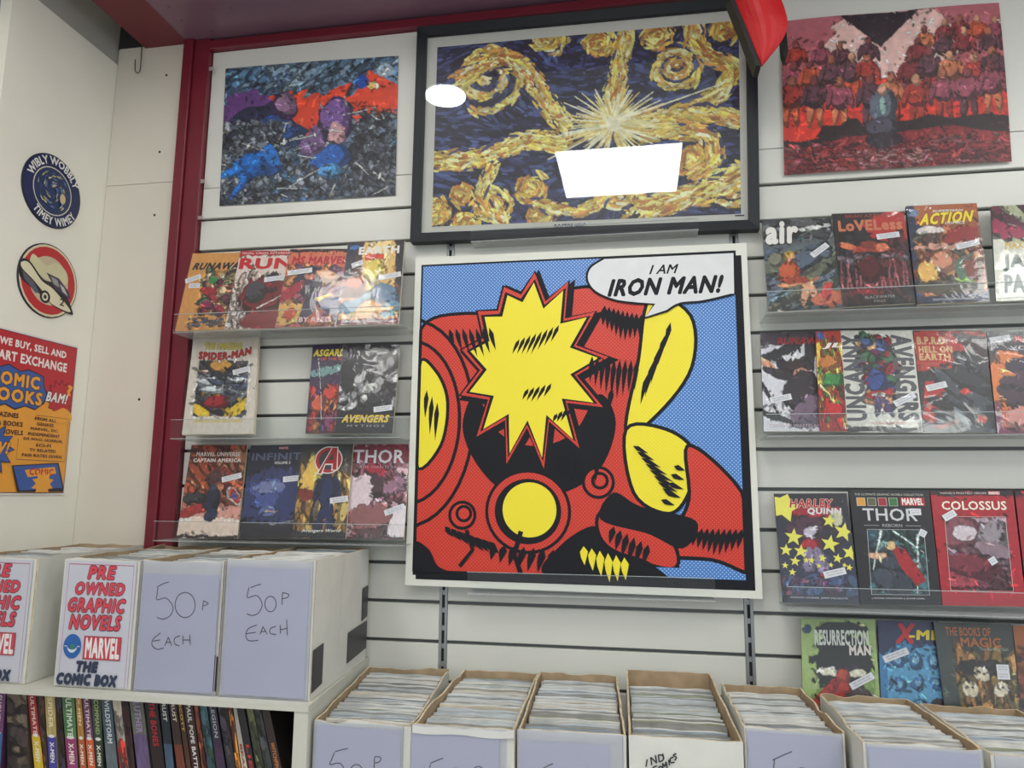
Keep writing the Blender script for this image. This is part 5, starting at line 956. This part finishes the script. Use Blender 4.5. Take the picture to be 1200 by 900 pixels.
# upper boxes: hand-written sheets
t, f_ = ub[2]; S = front(f_, EYE-.4335, .0, .99); pa, l = pocket(t, S, paper=(.03, .10, .975, .985)); A = Art(S, l); k7 = lambda p: crop(4.092, 0, 600, p)
strokes(A, S, [k7([(757, 360), (785, 344), (815, 335)]), k7([(762, 362), (758, 392), (757, 420), (800, 412), (832, 450), (825, 490), (790, 512), (757, 505)]), k7(circ(892, 445, 48, 60)), k7([(980, 425), (977, 448), (975, 470)]), k7([(978, 425), (1003, 438), (978, 450)]),
    k7([(775, 578), (738, 610), (735, 640), (760, 657), (790, 650)]), k7([(738, 618), (772, 612)]), k7([(795, 640), (812, 598)]), k7([(812, 598), (828, 640)]), k7([(800, 625), (825, 622)]), k7([(868, 592), (843, 603), (842, 630), (866, 640)]), k7([(882, 590), (882, 635)]), k7([(915, 588), (917, 636)]), k7([(882, 612), (915, 612)])], PEN)
A.build('handwriting', pa)
t, f_ = ub[3]; S = front(f_, EYE-.4335, .0, .985); pa, l = pocket(t, S, paper=(.04, .06, .96, .985)); A = Art(S, l); k8 = lambda p: crop(4.09, 220, 600, p)
strokes(A, S, [k8([(305, 362), (330, 352), (356, 345)]), k8([(297, 360), (292, 385), (290, 410), (335, 400), (360, 440), (345, 480), (315, 495), (286, 487)]), k8(circ(400, 440, 27, 37)), k8([(458, 385), (456, 415), (455, 445)]), k8([(457, 385), (486, 393), (482, 408), (457, 415)]),
    k8([(335, 540), (295, 558), (282, 590), (296, 615), (342, 614)]), k8([(284, 582), (330, 575)]), k8([(350, 585), (365, 548)]), k8([(365, 548), (385, 585)]), k8([(355, 573), (380, 570)]), k8([(427, 546), (400, 558), (400, 580), (428, 586)]), k8([(447, 540), (448, 582)]), k8([(478, 515), (481, 590)]), k8([(447, 563), (480, 556)])], PEN)
A.build('handwriting', pa)
# black tape and scuffs on the end box
f_ = UPB[3][0]; b_ = UPB[3][1]
def side(y, z, l=.0014): s_ = (y-f_[2])/(b_[2]-f_[2]); return np.array((f_[1]+(b_[1]-f_[1])*s_+l, y, z))
TAPE = mat('black_tape', (40, 40, 44), .4)
for ya, yb, za, zb in ((-.415, -.355, -.420, -.330), (-.085, -.04, -.33, -.245), (-.19, -.04, -.41, -.335)):
    v = [side(y, EYE+z, l) for l in (.0022, .0012) for y, z in ((ya, za), (yb, za+.006), (yb, zb), (ya, zb-.004))]
    part('tape_patch', v, BF, TAPE, ub[3][0], label='black tape patch')
v = [(ub[2][1][1]-.008, -.4225, EYE-.425), (ub[2][1][1]+.0008, -.4225, EYE-.425), (ub[2][1][1]+.0008, -.4225, EYE-.355), (ub[2][1][1]-.008, -.4225, EYE-.35)]; v += [tuple(np.array(q)+(0, .001, 0)) for q in v]
part('tape_patch', v, BF, TAPE, ub[2][0], label='black tape patch')
# lower boxes
ka = lambda p: crop(4.615, 180, 760, p); kb = lambda p: crop(4.615, 400, 760, p)
t, f_ = boxes[0]; S = front(f_, BT, .01, .93); pa, l = pocket(t, S, paper=(.02, .03, .97, .99)); A = Art(S, l)
strokes(A, S, [ka([(985, 555), (1020, 545), (1055, 538)]), ka([(982, 558), (965, 600), (958, 625), (1010, 617), (1036, 660), (1010, 700), (960, 700)]), kb(circ(85, 672, 36, 48)), kb([(183, 585), (180, 640), (180, 670)]), kb([(183, 582), (215, 585), (210, 608), (185, 616)])], PEN); A.build('handwriting', pa)
t, f_ = boxes[1]; S = front(f_, BT, -.01, .93); pa, l = pocket(t, S, paper=(.0, .055, .92, .99), edge=False); A = Art(S, l)
strokes(A, S, [kb([(483, 618), (520, 602), (553, 590)]), kb([(484, 622), (483, 660), (530, 664), (545, 700), (490, 730)]), kb(circ(620, 690, 36, 46)), kb([(720, 642), (716, 700)]), kb([(718, 645), (745, 634), (765, 648), (720, 668)])], PEN); A.build('handwriting', pa)
fl = MB(); S_ = front(f_, BT); v = []; 
for k in range(9):
    u = -.0+k/8*1.0; v.append(S_.pt(u, .0+.006*math.sin(k*2.1), .0045)); v.append(S_.pt(u, .055+.006*math.sin(k*1.3), .0052))
part('taped_flap', v+[q+np.array((0, .0012, 0)) for q in v], [(2*k, 2*k+1, 2*k+3, 2*k+2) for k in range(8)]+[(18+2*k+2, 18+2*k+3, 18+2*k+1, 18+2*k) for k in range(8)], mat('white_tape_flap', (206, 206, 202), .4), t)
t, f_ = boxes[2]; S = front(f_, BT, .0, .97); pa, l = pocket(t, S, paper=(.03, .07, .88, .99)); A = Art(S, l)
strokes(A, S, [kb([(1088, 648), (1120, 630), (1146, 620)]), kb([(1090, 650), (1085, 690), (1130, 690), (1150, 730), (1100, 760)]), kb(circ(1210, 710, 34, 44))], PEN); A.build('handwriting', pa)
t, f_ = boxes[3]; S = front(f_, BT); A = Art(S, .0020); kd = lambda p: crop(4, 600, 760, p)
strokes(A, S, [kd([(634, 518), (628, 553)]), kd([(655, 545), (650, 508)]), kd([(650, 508), (678, 535)]), kd([(678, 535), (672, 498)]), kd([(686, 497), (690, 530)]), kd([(686, 497), (706, 500), (708, 520), (690, 530)]), kd([(706, 490), (712, 515)]),
    kd([(680, 548), (662, 556), (664, 580), (684, 580)]), kd(circ(696, 562, 9, 12)), kd([(708, 572), (706, 535)]), kd([(706, 535), (716, 552)]), kd([(716, 552), (722, 528)]), kd([(722, 528), (728, 560)]), kd([(734, 518), (738, 545)]), kd([(757, 506), (742, 514), (744, 532), (762, 530)]), kd([(770, 490), (756, 498), (770, 508), (762, 522)])], ink((34, 36, 44)), .0026)
A.build('handwriting', t)
ke = lambda p: crop(3.333, 840, 760, p)
t, f_ = boxes[4]; S = front(f_, BT, .01, .97); pa, l = pocket(t, S, paper=(.02, .02, .98, .99)); A = Art(S, l)
strokes(A, S, [ke([(216, 434), (255, 416), (292, 400)]), ke([(224, 432), (224, 480), (262, 484), (276, 510), (230, 530)]), ke(circ(330, 500, 30, 36))], PEN); A.build('handwriting', pa)
t, f_ = boxes[5]; S = front(f_, BT, .02, .99); pa, l = pocket(t, S, paper=(.02, .02, .98, .99))
t, f_ = boxes[6]; S = front(f_, BT, .02, .99); pa, l = pocket(t, S, paper=(.04, .07, .98, .99)); A = Art(S, l); A.rect(.30, .02, .98, .055, ink((40, 44, 70))); A.build('printed_lettering', pa)

# ------------------------------------------------------------------ books spine outwards under the upper boxes
SP = [ # top x0,x1 at y=806..822 ; bottom x0,x1 at y=900 ; colours top,bottom ; text ; colour
 (-8, 7, -14, 0, (110, 70, 110), (60, 100, 150), 'SHONEN', (220, 200, 210), 'purple and blue'),
 (8, 31, 2, 33, (120, 106, 92), (50, 44, 44), '', None, 'beige and black'),
 (32, 41, 37, 51, (160, 50, 56), (206, 176, 50), 'ULTIMATE', (226, 206, 190), 'red and yellow'),
 (42, 51, 52, 56, (96, 70, 60), (80, 60, 50), '', None, 'brown gap-filling'),  # added block, its brown stands for a dark recess between spines
 (52, 64, 57, 67, (190, 170, 110), (66, 66, 150), 'SPIDER', (240, 226, 190), 'cream and blue'),
 (65, 71, 68, 77, (84, 62, 58), (60, 52, 70), '', None, 'dark gap-filling'),  # dark recess between two spines, filled with an added dark block
 (72, 87, 79, 91, (84, 124, 80), (150, 60, 110), 'ULTIMATE', (214, 226, 206), 'green and magenta'),
 (88, 95, 92, 101, (176, 130, 66), (176, 90, 60), 'X-MEN', (240, 220, 180), 'thin orange'),
 (96, 105, 102, 112, (110, 70, 104), (206, 96, 56), 'ULTIMATE', (230, 210, 206), 'purple and orange-red'),
 (106, 118, 113, 121, (62, 76, 60), (52, 62, 50), 'COMMAND', (160, 176, 120), 'dark green'),
 (118, 130, 122, 138, (74, 90, 104), (96, 104, 110), 'WILDSTORM', (206, 212, 214), 'slate blue'),
 (131, 141, 139, 150, (190, 180, 166), (186, 60, 54), '', None, 'red striped white'),
 (142, 150, 151, 158, (54, 44, 46), (60, 36, 40), '', None, 'near-black'),
 (151, 167, 159, 176, (104, 108, 96), (100, 84, 120), 'LUTHER', (160, 140, 180), 'mottled grey and purple'),
 (169, 184, 178, 193, (38, 36, 38), (44, 34, 36), 'THE BONES', (176, 44, 50), 'black with red lettering'),
 (186, 196, 194, 204, (40, 46, 54), (70, 88, 110), 'RUST', (216, 214, 206), 'blue-black RUST'),
 (197, 206, 205, 217, (60, 46, 42), (110, 60, 44), 'RUST', (216, 206, 190), 'brown RUST'),
 (207, 213, 218, 224, (70, 50, 40), (80, 50, 40), 'SCOTT', (206, 170, 80), 'thin brown'),
 (214, 225, 225, 235, (60, 44, 44), (60, 34, 36), 'PAUL POPE BATTLING BOY', (214, 210, 204), 'dark red BATTLING BOY'),
 (226, 231, 236, 243, (110, 40, 46), (130, 70, 44), '', None, 'maroon'),
 (232, 241, 244, 254, (80, 120, 130), (50, 70, 56), '', None, 'blue and green'),
 (243, 252, 255, 268, (60, 46, 70), (66, 50, 72), 'LEGION', (160, 176, 170), 'dark purple'),
 (255, 266, 269, 278, (76, 78, 76), (60, 54, 66), '', None, 'dark grey'),
 (267, 272, 279, 286, (90, 44, 46), (206, 130, 50), '', None, 'maroon and orange'),
 (273, 277, 287, 297, (170, 166, 156), (200, 190, 170), 'BEAST', (150, 50, 50), 'thin off-white'),
 (278, 286, 298, 306, (44, 42, 46), (44, 40, 44), 'LIES', (196, 60, 56), 'black LIES'),
 (287, 295, 307, 318, (120, 126, 90), (70, 76, 60), '', None, 'pale green mottled'),
 (296, 304, 319, 330, (70, 74, 76), (60, 62, 64), '', None, 'slate grey'),
 (305, 314, 331, 342, (54, 46, 44), (60, 46, 44), 'WITCHFINDER', (206, 130, 70), 'black with orange lettering')]
ys = -.405; zf = EYE-.7015
for i, (a, b, c_, d, col0, col1, tx, tc, word) in enumerate(SP):
    y0 = 808+.047*(a+b)/2 + (6 if i in (22, 23, 24, 25) else 0)
    TL, TR, BR, BL = P(a, y0+2, ys), P(b, y0+2, ys), P(d, 900, ys), P(c_, 900, ys)
    zt = min(TL[2], EYE-.4485); 
    def ex(A_, B_, z): s_ = (z-A_[2])/(B_[2]-A_[2]); q = A_+(B_-A_)*s_; q[1] = ys; return q
    wr = sum(abs(q[3]-q[2]+1.2)*.0018 for q in SP[i+1:]) ; lim = -.708-wr
    g = .0004; TLx, TRx, BRx, BLx = ex(TL, BL, zt), ex(TR, BR, zt), ex(TR, BR, zf), ex(TL, BL, zf)
    if BRx[0] > lim: dx_ = BRx[0]-lim; BRx[0] -= dx_; BLx[0] -= dx_
    BLx[0] = max(BLx[0], BRx[0]-(d-c_)*.00178)
    TLx[0] += g; BLx[0] += g; S = Surf(TLx, TRx, BRx, BLx)
    t = thing('comic_book', (word if 'lettering' in word or 'RUST' in word or 'LIES' in word or 'BOY' in word else word + ' spined') + ' book on lower shelf, ' + ('at the left edge' if i == 0 else 'right of the ' + SP[i-1][8] + ' one'), 'book', (BLx+BRx)/2, 'books spine out under the upper boxes')
    mb = MB(); S.slab(mb, -.165, -.0002); mb.v = [q+(np.array((-.0155, 0, 0)) if k >= 4 else 0) for k, q in enumerate(mb.v)]; mb.i = [0, 1, 1, 2, 1, 2]; mb.build('page_block', [ink(col0), PAGES, ink(tuple(int(.8*k) for k in col0))], t)
    c = Cv(12, 90, 300+i, .12); sp = .36 if i not in (1, 13) else .30; c.a[:] = col0; c.a[c.V > sp] = col1
    if not tx: c.chaos((0, .02, 1, .98), [col0, col1, tuple(int(k*.6) for k in col0), tuple(min(255, int(k*1.3)) for k in col1)], 40, .05, 90, 3)
    c.mottle(.2, 12); c.build('spine', S, t, ARTM, .0)
    if tx:
        A = Art(S, .0004)
        hb = .09+.033*len(tx) if i not in (15, 16) else .18
        A.vtext(tx, .28, .03 if i < 24 else .3, .74, min(hb, .95) if i < 24 else .58, ink(tc), .03); 
        if col0 != col1 and i < 10: A.ell(.5, sp, .34, .014, ink(Wh)); A.vtext('X-MEN', .28, .41, .74, .58, ink((226, 220, 206)), .04)
        A.build('spine_lettering', t)
def a(c): c.bg((70, 34, 40), (90, 34, 40)); c.chaos((0, 0, 1, 1), [(110, 40, 44), (50, 50, 66), (60, 30, 36), (40, 36, 44)], 90, .06)
S = Surf((-.86, -.215, EYE-.456), (-.735, -.205, EYE-.456), (-.735, -.205, zf), (-.86, -.215, zf)); t = thing('comic_book', 'dark red comic standing face out in the shelf corner behind the leaning books', 'book', S.pt(.5, 1))
mb = MB(); S.slab(mb, -.006, -.0002); mb.build('page_block', PAGES, t); c = Cv(50, 120, 9, .5, .04); a(c); c.mottle(.15); c.build('front_cover', S, t)
